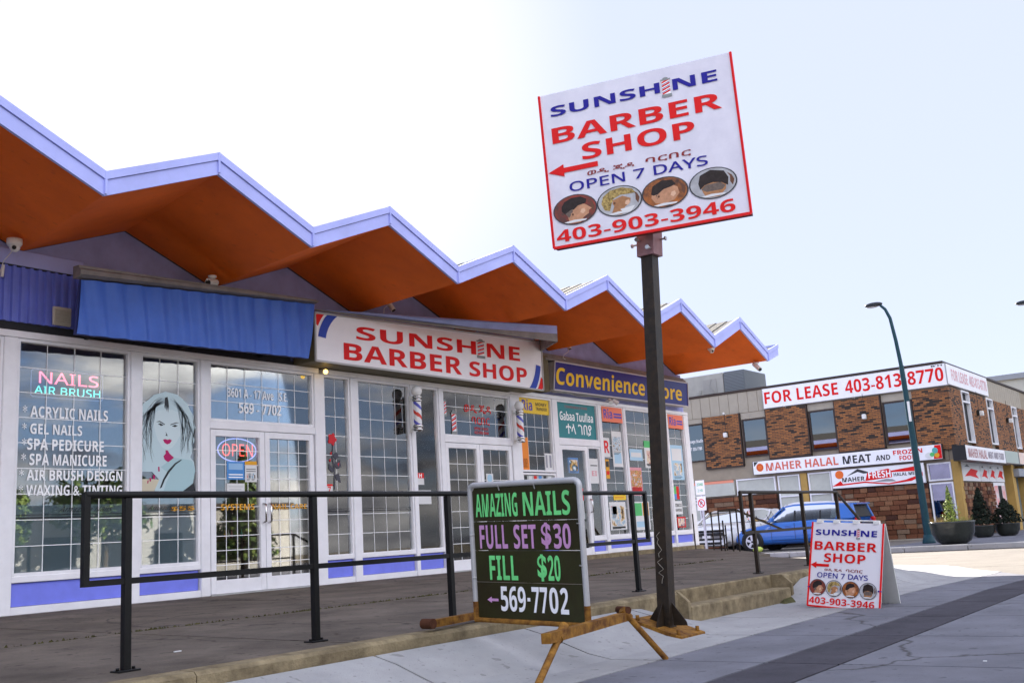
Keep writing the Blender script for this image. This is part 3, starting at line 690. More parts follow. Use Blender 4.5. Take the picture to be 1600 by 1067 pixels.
q = Quad((9.88, 10.7, 4.34), (15.52, 10.7, 4.58), (15.49, 10.7, 3.655), (9.88, 10.7, 3.645))
bs = sign_box('barber_shop_sign', 'long white lightbox sign with red lettering above the barber shop door', 'sign', q, .46, sign_white, mat('olive_sign_casing', (.14, .12, .07), .6, .2, 4), mat('grey_sign_frame', (.42, .42, .42), .4), .013)
text(q, 'SUNSH', .145, .55, .652, .83, red_print, bs, .045, label='red outlined shop name, upper line')
text(q, 'NE', .705, .535, .877, .82, red_print, bs, .045)
text(q, 'BARBER', .098, .10, .581, .45, red_print, bs, .05); text(q, 'SHOP', .616, .10, .911, .41, red_print, bs, .05)
def pole_icon(q, u0, v0, u1, v1, parent, slant=0.0):
    w = u1-u0; h = v1-v0; mb = MB()
    poly2(mb, q, [(u0+w*.1, v0+h*.14), (u1-w*.1, v0+h*.14), (u1-w*.1, v0+h*.84), (u0+w*.1, v0+h*.84)], 0, .005)
    for i in range(4):
        b_ = v0+h*(.14+i*.19); poly2(mb, q, [(u0+w*.1, b_), (u1-w*.1, b_+h*.13), (u1-w*.1, b_+h*.21), (u0+w*.1, b_+h*.08)], 1, .0062)
        if i < 3: poly2(mb, q, [(u0+w*.1, b_+h*.1), (u1-w*.1, b_+h*.23), (u1-w*.1, b_+h*.26), (u0+w*.1, b_+h*.13)], 2, .0062)
    for a, b_ in ((0, .14), (.84, .92)):
        poly2(mb, q, [(u0, v0+h*a), (u1, v0+h*a), (u1, v0+h*b_), (u0, v0+h*b_)], 3, .0066)
    disc2(mb, q, (u0+u1)/2, v0+h*.94, w*.28, h*.06, 3, .0068)
    mb.build('barber_pole_emblem', [vinyl_white, red_print, blue_print, mat('emblem_grey', (.25, .27, .27), .5)], parent)
pole_icon(q, .655, .49, .695, .89, bs)
# corner arcs (blue and red swooshes)
royal = mat('royal_blue_print', (.03, .07, .42), .5)
mb = MB()
mb.add([], []); 
def arcband(q, c, r0, r1, a0, a1, asp, mi, mb, off=.005, n=16):
    vs = []; fs = []
    for i in range(n+1):
        a = math.radians(a0+(a1-a0)*i/n)
        for r in (r0, r1): vs.append(q.p(min(.998, max(.002, c[0]+r*math.cos(a)/asp)), min(.985, max(.015, c[1]+r*math.sin(a))), off))
    for i in range(n): fs.append((2*i, 2*i+1, 2*i+3, 2*i+2))
    mb.add(vs, fs, mi)
asp = q.w/q.h
for c_, r0, r1, a0, a1, m_ in (((.16, .38), .97, .80, 98, 172, royal), ((.16, .38), 1.16, 1.02, 105, 160, red_print), ((.84, .62), .97, .80, -82, -8, royal), ((.84, .62), 1.16, 1.02, -75, -20, red_print)):
    mb = MB(); arcband(q, c_, r0, r1, a0, a1, asp*.92, 0, mb); mb.build('corner_swoosh', m_, bs)
# infill flashing over the barber sign
t = thing('overhead_panel', 'dull blue grey panel with a brown lower edge sloping above the barber shop sign', 'panel', (12, 10.5, 4.5))
mb = MB(); mb.prism([(10.0, 10.66, 4.392), (10.559, 10.5, 4.41), (12.108, 10.15, 4.448), (14.590, 9.7, 4.587), (14.58, 9.7, 4.44), (12.924, 10.1, 4.40), (11.326, 10.45, 4.395)], (0, .03, 0)); mb.build('blue_sheet', mat('dull_blue_sheet', (.30, .34, .60), .6, .15, 3), t)
mb = MB(); mb.prism([(9.88, 10.69, 4.372), (11.326, 10.44, 4.366), (12.924, 10.09, 4.348), (14.554, 9.69, 4.298), (14.575, 9.69, 4.44), (12.924, 10.09, 4.40), (11.326, 10.44, 4.395), (9.9, 10.69, 4.392)], (0, .03, 0)); mb.prism([(14.58, 9.70, 4.30), (15.53, 10.70, 4.40), (15.53, 10.70, 4.70), (14.60, 9.70, 4.58)], (-.03, .03, 0)); mb.build('brown_flashing', grey_flash, t)

q = Quad((16.30, 10.95, 4.325), (21.86, 10.95, 4.355), (21.80, 10.95, 3.80), (16.20, 10.95, 3.76))
cv = sign_box('convenience_sign', 'long dark blue sign with bold yellow lettering at the right end of the shop row', 'sign', q, .22, mat('deep_blue_face', (.022, .025, .20), .35, .15, 2), mat('pale_sign_return', (.45, .44, .42), .5), mat('pale_sign_frame', (.5, .48, .5), .4), .012)
yel = mat('yellow_print', (.85, .55, .03), .5)
text(q, 'Convenience', .012, .20, .633, .84, yel, cv, .045); text(q, 'Store', .668, .20, .945, .80, yel, cv, .045)
# grey fascia profile behind it
t = thing('canopy_flashing', 'brown grey ribbed flashing above the convenience sign', 'flashing', (16.3, 11.0, 4.4))
for i in range(3):
    mb = MB(); mb.box((16.05, 10.98+.05*i, 4.34+.055*i), (21.95, 11.18, 4.34+.055*(i+1)-.006), bev=.006); mb.build('metal_profile', grey_flash, t)
mb = MB(); mb.box((15.62, 11.0, 3.72), (16.15, 11.19, 4.42)); mb.build('side_panel', mat('olive_sign_casing', (.14, .12, .07)), t)

# ------------------------------------------------------------------ cameras, lights, poles
def bullet_cam(name, label, base, aim, L_=.24, r=.045, group='cameras under the roof', cat='camera'):
    t = thing(name, label, cat, base, 0, group)
    b = Vector(base); a = Vector(aim).normalized()
    mb = MB(); mb.lathe([(.0, .0), (.055, .0), (.055, -.02), (.03, -.035), (0, -.035)], b, 14); mb.build('mount', white_plastic, t)
    j = b+Vector((0, 0, -.09))
    mb = MB(); mb.tube([b+Vector((0, 0, -.03)), j], .018, 8); mb.build('arm', white_plastic, t)
    mb = MB(); mb.tube([j-a*L_*.45, j+a*L_*.55], r, 14); mb.tube([j-a*L_*.35+Vector((0, 0, r*.9)), j+a*L_*.66+Vector((0, 0, r*.9))], r*.35, 6); mb.build('body', white_plastic, t)
    mb = MB(); mb.tube([j+a*L_*.551, j+a*L_*.60], r*.8, 14); mb.build('lens', black_plastic, t)
    return t
bullet_cam('security_camera', 'white tube camera under the orange soffit above the blank blue board', (8.16, 10.75, 4.60), (-.9, -.5, -.25))
bullet_cam('security_camera', 'white camera hanging from the last roof valley at the far right end', (21.32, 8.95, 4.50), (-.4, -.6, -.55), .26, .05)
bullet_cam('spotlight', 'small white spotlight on the gable just above the red lettered white sign', (11.60, 10.82, 4.80), (.15, -.5, -.8), .16, .04, 'small lights on the gables', 'light')
bullet_cam('spotlight', 'small white spotlight with a dangling cable above the yellow lettered blue sign', (16.75, 10.9, 4.78), (.1, -.3, -.9), .16, .04, 'small lights on the gables', 'light')
def cable(pts, label, cat='cable', r=.005, m_=None):
    mb = MB(); mb.tube(pts, r, 5); return tag(mb.build('cable', m_ or white_plastic), label, cat)
cable([(11.55, 10.83, 4.72), (11.48, 10.85, 4.66), (11.47, 10.86, 4.5), (11.46, 10.86, 4.42)], 'thin white cable beside the spotlight above the barber shop sign')
cable([(16.75, 10.9, 4.66), (16.72, 10.88, 4.55), (16.55, 10.88, 4.47), (16.5, 10.88, 4.40), (16.58, 10.88, 4.38)], 'loose white cable dangling under the spotlight over the blue sign')
def dome_cam(base, label, s=1.0):
    t = thing('dome_camera', label, 'camera', base, 0, 'cameras under the roof')
    mb = MB(); mb.lathe([(0, 0), (.075*s, 0), (.075*s, -.05*s), (.06*s, -.075*s), (0, -.075*s)], base, 18); mb.build('housing', white_plastic, t)
    mb = MB(); mb.ball((base[0], base[1]-.01, base[2]-.085*s), .052*s); mb.build('eyeball', white_plastic, t)
    mb = MB(); mb.ball((base[0]-.025*s, base[1]-.045*s, base[2]-.10*s), .022*s); mb.build('lens', black_plastic, t)
dome_cam((5.59, 10.85, 4.60), 'white dome camera at the far left, above the corrugated blue siding', 1.1)
dome_cam((19.75, 9.30, 4.50) if False else (19.40, 9.1, 4.66), 'small dome camera under the bright orange soffit near the right end', 1.0)
cable([(5.60, 10.87, 4.5), (5.6, 11.1, 4.40), (5.57, 11.12, 4.25), (5.55, 11.12, 4.1), (5.50, 11.12, 4.06)], 'white cable hanging below the dome camera at the far left')
mb = MB(); mb.tube([(5.60, 11.10, 4.36), (5.59, 11.10, 4.22)], .018, 8); tag(mb.build('cable_joint', white_plastic), 'short white plastic sleeve on the hanging camera cable', 'connector')
# twin floodlight under the convenience sign
t = thing('twin_floodlight', 'white twin floodlight under the dark blue sign', 'light', (18.35, 10.98, 3.72))
mb = MB(); mb.lathe([(0, 0), (.05, 0), (.05, .02), (0, .02)], (18.35, 11.05, 3.70), 12); mb.build('mount', white_plastic, t)
for s in (-1, 1):
    mb = MB(); mb.tube([(18.35, 11.03, 3.71), (18.35+.09*s, 10.95, 3.70)], .012, 6); mb.tube([(18.35+.07*s, 10.97, 3.72), (18.35+.14*s, 10.90, 3.64)], .028, 10, r2=.05); mb.build('lamp_head', white_plastic, t)
mb = MB(); mb.tube([(16.2, 10.98, 3.71), (16.6, 10.97, 3.74), (17.1, 10.98, 3.70), (17.7, 10.98, 3.74), (18.3, 10.99, 3.73)], .008, 5); tag(mb.build('cable', mat('grey_cable', (.3, .3, .28), .6)), 'grey cable looping along the underside of the dark blue sign', 'cable')
mb = MB(); mb.ball((10.30, 10.95, 3.56), .035, 10); tag(mb.build('lamp_bulb', mat('warm_bulb', (1, .62, .12), .4, emit=1.2)), 'small warm yellow lamp glowing at the left foot of the barber sign', 'lamp')

def barber_pole(x, z0, z1, label):
    y = 10.98; t = thing('barber_pole', label, 'barber pole', (x, y, z0), 0, 'striped barber poles')
    H_ = z1-z0; r = .075
    mb = MB(); mb.ball((x, y, z1-.085), .088, 20); mb.build('globe', mat('milky_globe', (.82, .81, .80), .25), t)
    for nm, a, b in (('top_cap', H_-.17-.10, H_-.165), ('bottom_cap', 0.0, .11)):
        mb = MB(); prof = [(0, a), (r*.75, a), (r*1.05, a+.02), (r*1.05, a+.045), (r*.92, a+.05), (r*.92, a+.065), (r*1.08, a+.07), (r*1.08, b-.01), (r*.9, b), (0, b)]
        mb.lathe(prof, (x, y, z0), 22); mb.build(nm, chrome, t)
    n, h = 28, 30; a, b = .11, H_-.265; vs = []; fs = []; ms = []
    for i in range(h+1):
        for j in range(n): an = 2*math.pi*j/n; vs.append((x+r*.86*math.cos(an), y+r*.86*math.sin(an), z0+a+(b-a)*i/h))
    mb = MB(); mb.v = vs
    for i in range(h):
        for j in range(n):
            mb.f.append((i*n+j, i*n+(j+1) % n, (i+1)*n+(j+1) % n, (i+1)*n+j)); k = ((j + i*1.1) % n)/n
            mb.m.append(1 if .0 <= k < .20 else (2 if .5 <= k < .68 else 0)); mb.smooth.append(True)
    mb.build('striped_cylinder', [mat('stripe_white', (.82, .82, .84), .25), mat('stripe_red', (.65, .06, .04), .25), mat('stripe_blue', (.10, .11, .5), .25)], t)
    mb = MB()
    for zz in (z0+.05, z1-.21): mb.box((x-.02, y, zz-.012), (x+.02, WY-.07, zz+.012))
    mb.box((x-.03, WY-.085, z0), (x+.03, WY-.071, z1-.15)); mb.build('bracket', white_plastic, t)
barber_pole(12.30, 2.78, 3.52, 'striped barber pole with white globe, left of the barber shop door')
barber_pole(15.08, 2.70, 3.46, 'striped barber pole with white globe, right of the barber shop door')

# ------------------------------------------------------------------ neon and posters behind and on the glass
def emis(name, c, s): return mat(name, c, .4, emit=s)
def tube_text(q, body, u0, v0, u1, v1, m_, parent, name='letters'):
    return text(q, body, u0, v0, u1, v1, m_, parent, bold=-.012, off=0.0, name=name)
t = thing('neon_sign', 'neon sign in the left window, pink upper line over a teal lower line', 'neon sign', (6.5, 11.33, 3.1))
qn = facade(6.08, 2.94, 6.98, 3.26, 11.33)
text(qn, 'NAILS', .10, .50, .93, .93, emis('pink_neon', (1, .12, .2), .55), t, 0, off=.01, name='letters', label='pink neon letters'); text(qn, 'AIR BRUSH', .04, .10, .96, .40, emis('teal_neon', (.1, .75, .62), .40), t, 0, off=.01, name='letters', label='teal neon letters')
mb = MB(); mb.tube([qn.p(*p) for p in ((0, .06), (.03, 0), (.97, 0), (1, .06), (1, .94), (.97, 1), (.03, 1), (0, .94))], .007, 6, closed=True); mb.build('border_tube', mat('dull_tube', (.45, .5, .75), .3), t)
def open_neon(x0, x1, z0, z1, y, label, c1, c2, s=.5):
    t = thing('open_sign', label, 'neon sign', ((x0+x1)/2, y, z0)); qo = facade(x0, z0, x1, z1, y)
    text(qo, 'OPEN', .10, .20, .9, .80, emis('neon_'+c1[0], c1[1], s*.8), t, 0, off=.01, name='letters')
    mb = MB(); mb.tube([qo.p(.5+.5*math.cos(a*math.pi/14), .5+.56*math.sin(a*math.pi/14)) for a in range(28)], .008, 6, closed=True); mb.build('oval_tube', emis('neon_'+c2[0], c2[1], s*.7), t)
open_neon(8.60, 9.24, 2.26, 2.54, 11.24, 'red neon open sign in a blue oval behind the nail studio door', ('red', (1, .10, .08)), ('blue', (.35, .4, 1)), .30)
open_neon(12.46, 12.98, 2.70, 2.92, 11.3, 'small red neon open sign in the narrow window beside the barber shop door', ('red', (1, .10, .08)), ('white', (.8, .8, .75)), .6)
open_neon(11.35, 11.95, 2.64, 2.95, 11.22, 'faintly glowing blue oval open sign in the wide nail studio window', ('dim', (.12, .3, .75)), ('dimblue', (.15, .3, .8)), .12)  # weak emission put into the letters and oval tube

def photo_mat(i):
    nm = 'printed_photo_%s' % 'abcdefgh'[i % 8]
    if nm in MATS: return MATS[nm]
    m = bpy.data.materials.new(nm); m.use_nodes = True; nt = m.node_tree; b = nt.nodes['Principled BSDF']; b.inputs['Specular IOR Level'].default_value = .2
    t = nt.nodes.new('ShaderNodeTexCoord'); mp_ = nt.nodes.new('ShaderNodeMapping'); mp_.inputs['Location'].default_value = (i*3.1, i*1.7, i*2.3); nt.links.new(t.outputs['Object'], mp_.inputs[0])
    n = nt.nodes.new('ShaderNodeTexNoise'); n.inputs['Scale'].default_value = 7+i % 3*4; n.inputs['Detail'].default_value = 3; nt.links.new(mp_.outputs[0], n.inputs['Vector'])
    h = nt.nodes.new('ShaderNodeValToRGB'); cs_ = [(.05, .03, .02), (.75, .72, .68), (.5, .08, .04), (.7, .45, .15), (.10, .30, .45), (.85, .85, .85)]
    random.Random(i).shuffle(cs_); e = h.color_ramp.elements; h.color_ramp.interpolation = 'B_SPLINE' if i % 2 else 'LINEAR'
    e[0].position = .3; e[0].color = (*cs_[0], 1); e[1].position = .7; e[1].color = (*cs_[1], 1)
    for k in range(4): x = e.new(.38+.08*k); x.color = (*cs_[2+k], 1)
    nt.links.new(n.outputs['Fac'], h.inputs[0]); nt.links.new(h.outputs[0], b.inputs['Base Color']); MATS[nm] = m
    return m
_pc = [0]
def poster(x0, z0, x1, z1, y, label, parts, bgm, group=None, name='poster'):
    t = thing(name, label, 'poster', (x0, y, z0), 0, group)
    mb = MB(); mb.box((x0, y-.001, z0), (x1, y+.001, z1)); mb.build('sheet', bgm, t)
    qq = facade(x0, z0, x1, z1, y-.001)
    for i, (kind, args) in enumerate(parts):
        if kind == "t": text(qq, *args[:5], args[5], t, bold=args[6] if len(args) > 6 else .02, off=.002)
        if kind == 'r':
            mb = MB(); poly2(mb, qq, [(args[0], args[1]), (args[2], args[1]), (args[2], args[3]), (args[0], args[3])], 0, .0015); mb.build('colour_field', args[4], t)
        if kind == 'd':
            _pc[0] += 1; big = (x1-x0)*(z1-z0) > .05
            mb = MB(); u, v, a_, b_ = args[:4]
            if big: a_ = min(.45, a_*1.35); b_ = b_*1.2
            poly2(mb, qq, [(u-a_, v-b_), (u+a_, v-b_), (u+a_, v+b_), (u-a_, v+b_)], 0, .0015) if big else disc2(mb, qq, u, v, a_, b_, 0, .0015)
            mb.build('printed_picture', photo_mat(_pc[0]) if big else args[4], t)
            if big:
                for k_ in range(3):
                    zz = v-b_-.03-.035*k_
                    if zz > .03: mb = MB(); poly2(mb, qq, [(u-a_, zz-.008), (u+a_*(.9-.3*k_), zz-.008), (u+a_*(.9-.3*k_), zz+.006), (u-a_, zz+.006)], 0, .0016); mb.build('printed_line', dk, t)
    return t
paper = mat('white_paper', (.72, .72, .72), .7); pblue = mat('poster_blue', (.08, .27, .62), .5); pgreen = mat('poster_green', (.10, .5, .16), .5)
poster(8.70, 2.00, 8.99, 2.24, WY-.0185, 'blue notice under the red neon open sign on the nail studio door', [('r', (.1, .55, .9, .9, mat('pale_blue', (.3, .5, .75), .6))), ('r', (.1, .1, .9, .16, vinyl_white)), ('r', (.1, .25, .9, .31, vinyl_white))], pblue, 'papers taped to the nail studio door')
poster(9.00, 1.97, 9.20, 2.25, WY-.0185, 'white notice with orange strip beside the blue notice on the door', [('r', (.0, .82, 1, 1, gold)), ('d', (.3, .3, .12, .1, dk)), ('d', (.7, .3, .12, .1, dk)), ('r', (.1, .5, .9, .53, dk)), ('r', (.1, .6, .9, .63, dk))], paper, 'papers taped to the nail studio door')
poster(8.70, 1.80, 8.99, 1.95, WY-.0185, 'blank looking white sheet lowest on the nail studio door', [('r', (.1, .7, .9, .73, mat('faint_text', (.3, .3, .35), .6))), ('r', (.1, .45, .8, .48, mat('faint_text', (.3, .3, .35)))), ('r', (.1, .2, .85, .23, mat('faint_text', (.3, .3, .35))))], paper, 'papers taped to the nail studio door')
# woman's portrait poster
t = thing('portrait_poster', 'pale blue window poster of a long haired woman with magenta lips', 'poster', (7.35, WY-.01, 1.85))
def C(pts): return [((x-165)/505, (935-y)/820) for x, y in pts]
qp = facade(7.345, 1.85, 8.215, 3.10, WY-.0095)
pale = mat('poster_pale_blue', (.52, .66, .70), .5); ink = mat('poster_ink', (.03, .035, .04), .5); mag = mat('poster_magenta', (.45, .01, .12), .5); shade = mat('poster_grey_line', (.20, .25, .27), .5); cyan = mat('poster_light_cyan', (.40, .58, .62), .5)
mb = MB(); poly2(mb, qp, C([(180, 740), (192, 700), (186, 650), (200, 600), (184, 540), (192, 490), (176, 430), (186, 380), (182, 320), (212, 275), (225, 225), (275, 185), (310, 148), (370, 128), (410, 112), (460, 120), (510, 128), (560, 165), (600, 200), (625, 255), (655, 300), (655, 350), (672, 400), (655, 450), (668, 500), (645, 550), (648, 600), (625, 650), (655, 690), (668, 760), (650, 850), (635, 935), (320, 935), (355, 840), (300, 780), (190, 780)]), 0, .001); mb.build('figure', pale, t)
mb = MB(); poly2(mb, qp, C([(320, 300), (345, 275), (400, 265), (470, 262), (520, 280), (545, 320), (548, 400), (535, 470), (505, 530), (470, 575), (420, 597), (385, 580), (345, 520), (322, 450), (310, 380)]), 0, .0018)
poly2(mb, qp, C([(370, 740), (480, 660), (560, 668), (640, 680), (668, 760), (650, 850), (632, 933), (395, 933), (420, 860), (450, 800)]), 1, .0018); mb.build('face_and_shoulder', [mat('poster_skin_pale', (.60, .72, .75), .5), cyan], t)
mb = MB()
for pts in ([(545, 672), (490, 705), (430, 770), (390, 840), (362, 915), (380, 905), (405, 845), (445, 780), (500, 715), (548, 680)], [(404, 165), (400, 240), (408, 262), (412, 225), (418, 280), (424, 240), (432, 290), (436, 235), (441, 262), (434, 190), (426, 155)],
            [(560, 935), (655, 865), (668, 935)], [(330, 372), (360, 360), (405, 385), (402, 392), (360, 370)], [(450, 385), (500, 365), (528, 368), (500, 373), (452, 392)],
            [(346, 385), (368, 380), (395, 395), (370, 402)], [(463, 398), (490, 385), (515, 392), (490, 405)], [(410, 448), (416, 470), (408, 478), (428, 484), (424, 470)]):
    poly2(mb, qp, C(pts), 0, .0026)
random.seed(5)
def strand(x0, y0, x1, y1, w, bend):
    n_ = 6; l, r_ = [], []
    for i in range(n_+1):
        s = i/n_; x = x0+(x1-x0)*s+bend*math.sin(math.pi*s); y = y0+(y1-y0)*s; ww = w*math.sin(math.pi*(s*.9+.05))
        l.append((x-ww, y)); r_.append((x+ww, y))
    for i in range(n_): poly2(mb, qp, C([l[i], r_[i], r_[i+1], l[i+1]]), 0, .0025)
def wave(x0, y0, x1, y1, x2, y2, w, amp, ph, mb_, mi=0, off=.0025):
    n_ = 16; l, r_ = [], []
    for i in range(n_+1):
        f = i/n_; x = (1-f)**2*x0+2*f*(1-f)*x1+f*f*x2+amp*math.sin(ph+f*9)*f; y = (1-f)**2*y0+2*f*(1-f)*y1+f*f*y2; ww = w*math.sin(math.pi*(f*.86+.07))
        l.append((x-ww, y-ww*.4)); r_.append((x+ww, y+ww*.4))
    for i in range(n_): poly2(mb_, qp, C([l[i], r_[i], r_[i+1], l[i+1]]), mi, off)
for s_ in (-1, 1):
    for i in range(8):
        f = random.random(); wave(425+s_*random.uniform(8, 35), 140+60*f, 425+s_*(130+90*f), 150+150*f*random.random(), 425+s_*(115+125*f), 470+random.uniform(-60, 190), random.uniform(.6, 1.4), random.uniform(8, 18), random.uniform(0, 6), mb)
    for i in range(10):
        f = random.random(); x = 425+s_*(120+110*f); wave(x, 330+random.uniform(-40, 60), x+s_*25, 430, x-s_*random.uniform(-10, 30), 600+random.uniform(0, 110 if s_ < 0 else 20), random.uniform(1.0, 2.8), random.uniform(8, 16), random.uniform(0, 6), mb)
mb2 = MB()
for s_ in (-1, 1):
    for i in range(13):
        f = random.random(); wave(425+s_*random.uniform(5, 30), 170+40*f, 425+s_*(140+80*f), 170+120*f, 425+s_*(118+115*f), 480+random.uniform(-80, 150), random.uniform(3, 7), random.uniform(8, 18), random.uniform(0, 6), mb2, 0, .0021)
mb2.build('hair_shading', mat('hair_grey', (.30, .38, .42), .5), t)
mb.build('ink_drawing', ink, t)
mb = MB()
for pts in ([(388, 515), (408, 508), (425, 514), (445, 508), (464, 517), (448, 542), (425, 552), (402, 540)], [(410, 600), (430, 602), (442, 625), (482, 660), (458, 680), (432, 698), (402, 678), (393, 650), (412, 628)], [(348, 738), (360, 738), (362, 775), (350, 776)], [(305, 805), (325, 805), (322, 840), (308, 838)], [(280, 830), (295, 828), (290, 858), (278, 856)], [(262, 850), (272, 848), (268, 875), (260, 872)]):
    poly2(mb, qp, C(pts), 0, .003)
mb.build('magenta_accents', mag, t)
mb = MB(); poly2(mb, qp, C([(165, 840), (300, 838), (360, 842), (318, 935), (165, 935)]), 0, .0012); mb.build('cream_corner', mat('poster_cream', (.62, .56, .42), .5), t)
# rose decal
t = thing('rose_decal', 'red rose with a dark stem on the narrow pane right of the nail studio door', 'decal', (10.6, WY-.01, 1.8))
qr = facade(10.45, 1.75, 10.92, 2.75, WY-.0095)
mb = MB(); cx, cy = .36, .86
pts = []
for i in range(20): a = 2*math.pi*i/20; r_ = (1+.22*math.cos(5*a+.4)); pts.append((cx+.17*r_*math.cos(a), cy+.085*r_*math.sin(a)))
poly2(mb, qr, pts, 0, .001); mb.build('petals', mat('rose_red', (.6, .02, .03), .5), t)
mb = MB()
for pts in ([(.36, .78), (.39, .78), (.37, .60), (.45, .40), (.42, .12), (.38, .12), (.40, .38), (.33, .58)], [(.36, .62), (.55, .68), (.62, .60), (.5, .56)], [(.40, .50), (.66, .56), (.72, .45), (.52, .42)], [(.40, .42), (.2, .5), (.18, .42), (.34, .36)], [(.43, .34), (.62, .36), (.68, .22), (.5, .26)]): poly2(mb, qr, pts, 0, .001)
mb.build('stem_and_leaves', mat('decal_grey', (.07, .07, .09), .5), t)
mb = MB()
for pts in ([(.25, .66), (.34, .68), (.3, .62)], [(.2, .56), (.3, .57), (.24, .52)], [(.56, .5), (.64, .52), (.6, .46)]): poly2(mb, qr, pts, 0, .0015)
mb.build('buds', mat('rose_red', (.6, .02, .03)), t)
# barber shop lettering on the transom, papers, red list in the narrow window
fl('ወዲ ጂዳ', 13.75, 3.20, 14.5, 3.36, red_print, .03, y=WY-.0095); fl('ባርበር', 13.95, 3.0, 14.45, 3.14, red_print, .03, y=WY-.0095); fl('OPEN 7 DAYS', 14.0, 2.91, 14.4, 2.96, red_print, .01, y=WY-.0095); fl('403-903-3946', 14.0, 2.84, 14.4, 2.89, red_print, .01, y=WY-.0095)
pole_icon(facade(13.38, 2.80, 13.52, 3.22, WY-.0095), 0, 0, 1, 1, shop); pole_icon(facade(13.20, 3.1, 13.27, 3.4, WY-.0095), 0, 0, 1, 1, shop)
poster(12.50, 2.18, 12.95, 2.66, WY+.03, 'dark red price list behind the narrow window below the small open sign', [('t', ('HAIR CUT', .1, .78, .9, .92, red_print)), ('r', (.1, .65, .9, .70, red_print)), ('r', (.1, .5, .8, .55, red_print)), ('r', (.1, .35, .85, .4, red_print)), ('r', (.1, .2, .75, .25, red_print))], mat('black_red_sheet', (.05, .015, .01), .5))
poster(12.45, 1.95, 12.62, 2.14, WY-.0105, 'small red and white notice on the narrow window by the barber door', [('r', (0, .55, 1, 1, red_print)), ('t', ('H', .3, .6, .7, .95, vinyl_white))], paper)
poster(12.42, 1.64, 12.78, 1.86, WY-.0105, 'white sheet low on the narrow window by the barber door', [('r', (.1, .6, .9, .63, dk))], paper)
poster(10.46, 1.80, 10.60, 1.95, WY-.0105, 'small red edged white number sticker beside the rose', [('r', (0, .8, 1, 1, red_print)), ('t', ('7', .3, .15, .75, .75, red_print))], paper)
poster(15.34, 3.30, 16.34, 3.60, WY-.0105, 'yellow money transfer banner above the orange barred window', [('t', ('Ria', .12, .18, .45, .88, mat('ria_purple', (.10, .08, .42), .5), .05)), ('t', ('MONEY', .56, .52, .93, .74, dk, .02)), ('t', ('TRANSFER', .56, .24, .93, .44, dk, .02))], mat('banner_yellow', (.85, .58, .05), .5))
poster(15.34, 2.24, 15.58, 2.84, WY-.0105, 'tall narrow orange poster on the barred window under the yellow banner', [('t', ('MONEY', .2, .05, .8, .35, mat('orange_dark', (.4, .1, .01), .5)))], mat('poster_orange', (.85, .26, .03), .5))
poster(16.1, 2.22, 16.36, 2.56, WY-.0105, 'white notice at the lower right corner of the barred window', [('r', (.1, .2, .3, .9, mat('faint_text', (.3, .3, .35)))), ('r', (.55, .2, .8, .9, mat('faint_text', (.3, .3, .35))))], paper)
poster(15.36, 2.03, 16.34, 2.14, WY-.0105, 'strip of white flyers under the barred window', [('r', (.02+.16*i, .1, .12+.16*i, .9, (dk, paper, red_print, pblue)[i % 4])) for i in range(6)], mat('grey_paper', (.5, .5, .5), .7))
poster(16.62, 2.88, 18.0, 3.585, WY-.0105, 'teal sign with white lettering over the convenience store door', [('t', ('Gabaa Tuullaa', .06, .50, .94, .76, vinyl_white, .02)), ('t', ('ተላ ገበያ', .20, .10, .88, .42, vinyl_white, .01)), ('t', ('CONVENIENCE STORE', .2, .86, .8, .93, mat('faded_red', (.4, .1, .1), .5), .01))], mat('teal_sheet', (.03, .22, .24), .4))
for a, b, lab in ((18.21, 19.04, 'coral money transfer banner over the pane next to the convenience door'), (21.09, 21.83, 'coral money transfer banner on the last pane at the building corner')):
    poster(a, 3.28, b, 3.60, WY-.056, lab, [('t', ('Ria', .08, .22, .5, .86, mat('ria_purple', (.10, .08, .42)), .05)), ('r', (.56, .5, .95, .62, mat('ria_purple', (.10, .08, .42)))), ('r', (.56, .3, .95, .42, mat('ria_purple', (.10, .08, .42))))], mat('banner_coral', (.86, .22, .12), .5), 'coral banners on the convenience store panes')
# goods and posters in the convenience store windows
random.seed(21)
cols = [pblue, red_print, pgreen, gold, paper, mat('goods_pink', (.7, .3, .35), .5), mat('goods_teal', (.1, .4, .4), .5), mat('goods_brown', (.25, .14, .08), .5), mat('goods_sky', (.4, .6, .75), .5), paper]
sh_m = mat('pale_metal_shelf', (.5, .5, .48), .4)
for si, (a, b) in enumerate(((17.62, 18.02), (18.22, 19.04), (19.22, 20.92), (21.10, 21.82))):
    t = thing('display_shelf', ('narrow shelf of goods beside the convenience store door', 'shelf of goods behind the pane with the first coral banner', 'wide shelf of goods behind the big convenience window', 'shelf of goods behind the last pane before the building corner')[si], 'shelf', (a, 11.5, .55), 0, 'goods shelves in the convenience store windows')
    mb = MB()
    for zz in (.95, 1.27, 1.60): mb.box((a, 11.42, zz), (b, 11.72, zz+.02))
    for xx in (a, b-.02): mb.box((xx, 11.70, .55), (xx+.02, 11.72, 1.95))
    mb.build('rack', sh_m, t)
    for zz in (.97, 1.29, 1.62):
        x = a+.02
        while x < b-.08:
            w = random.uniform(.06, .2); h = random.uniform(.10, .27)
            if x+w > b: break
            mb = MB()
            if random.random() < .4: mb.lathe([(0, 0), (.035, 0), (.035, h*.65), (.014, h*.8), (.014, h), (0, h)], (x+.04, 11.5, zz), 10); w = .09
            else: mb.box((x, 11.45, zz), (x+w-.01, 11.62, zz+h), bev=.004)
            mb.build('product', random.choice(cols), t); x += w+.012
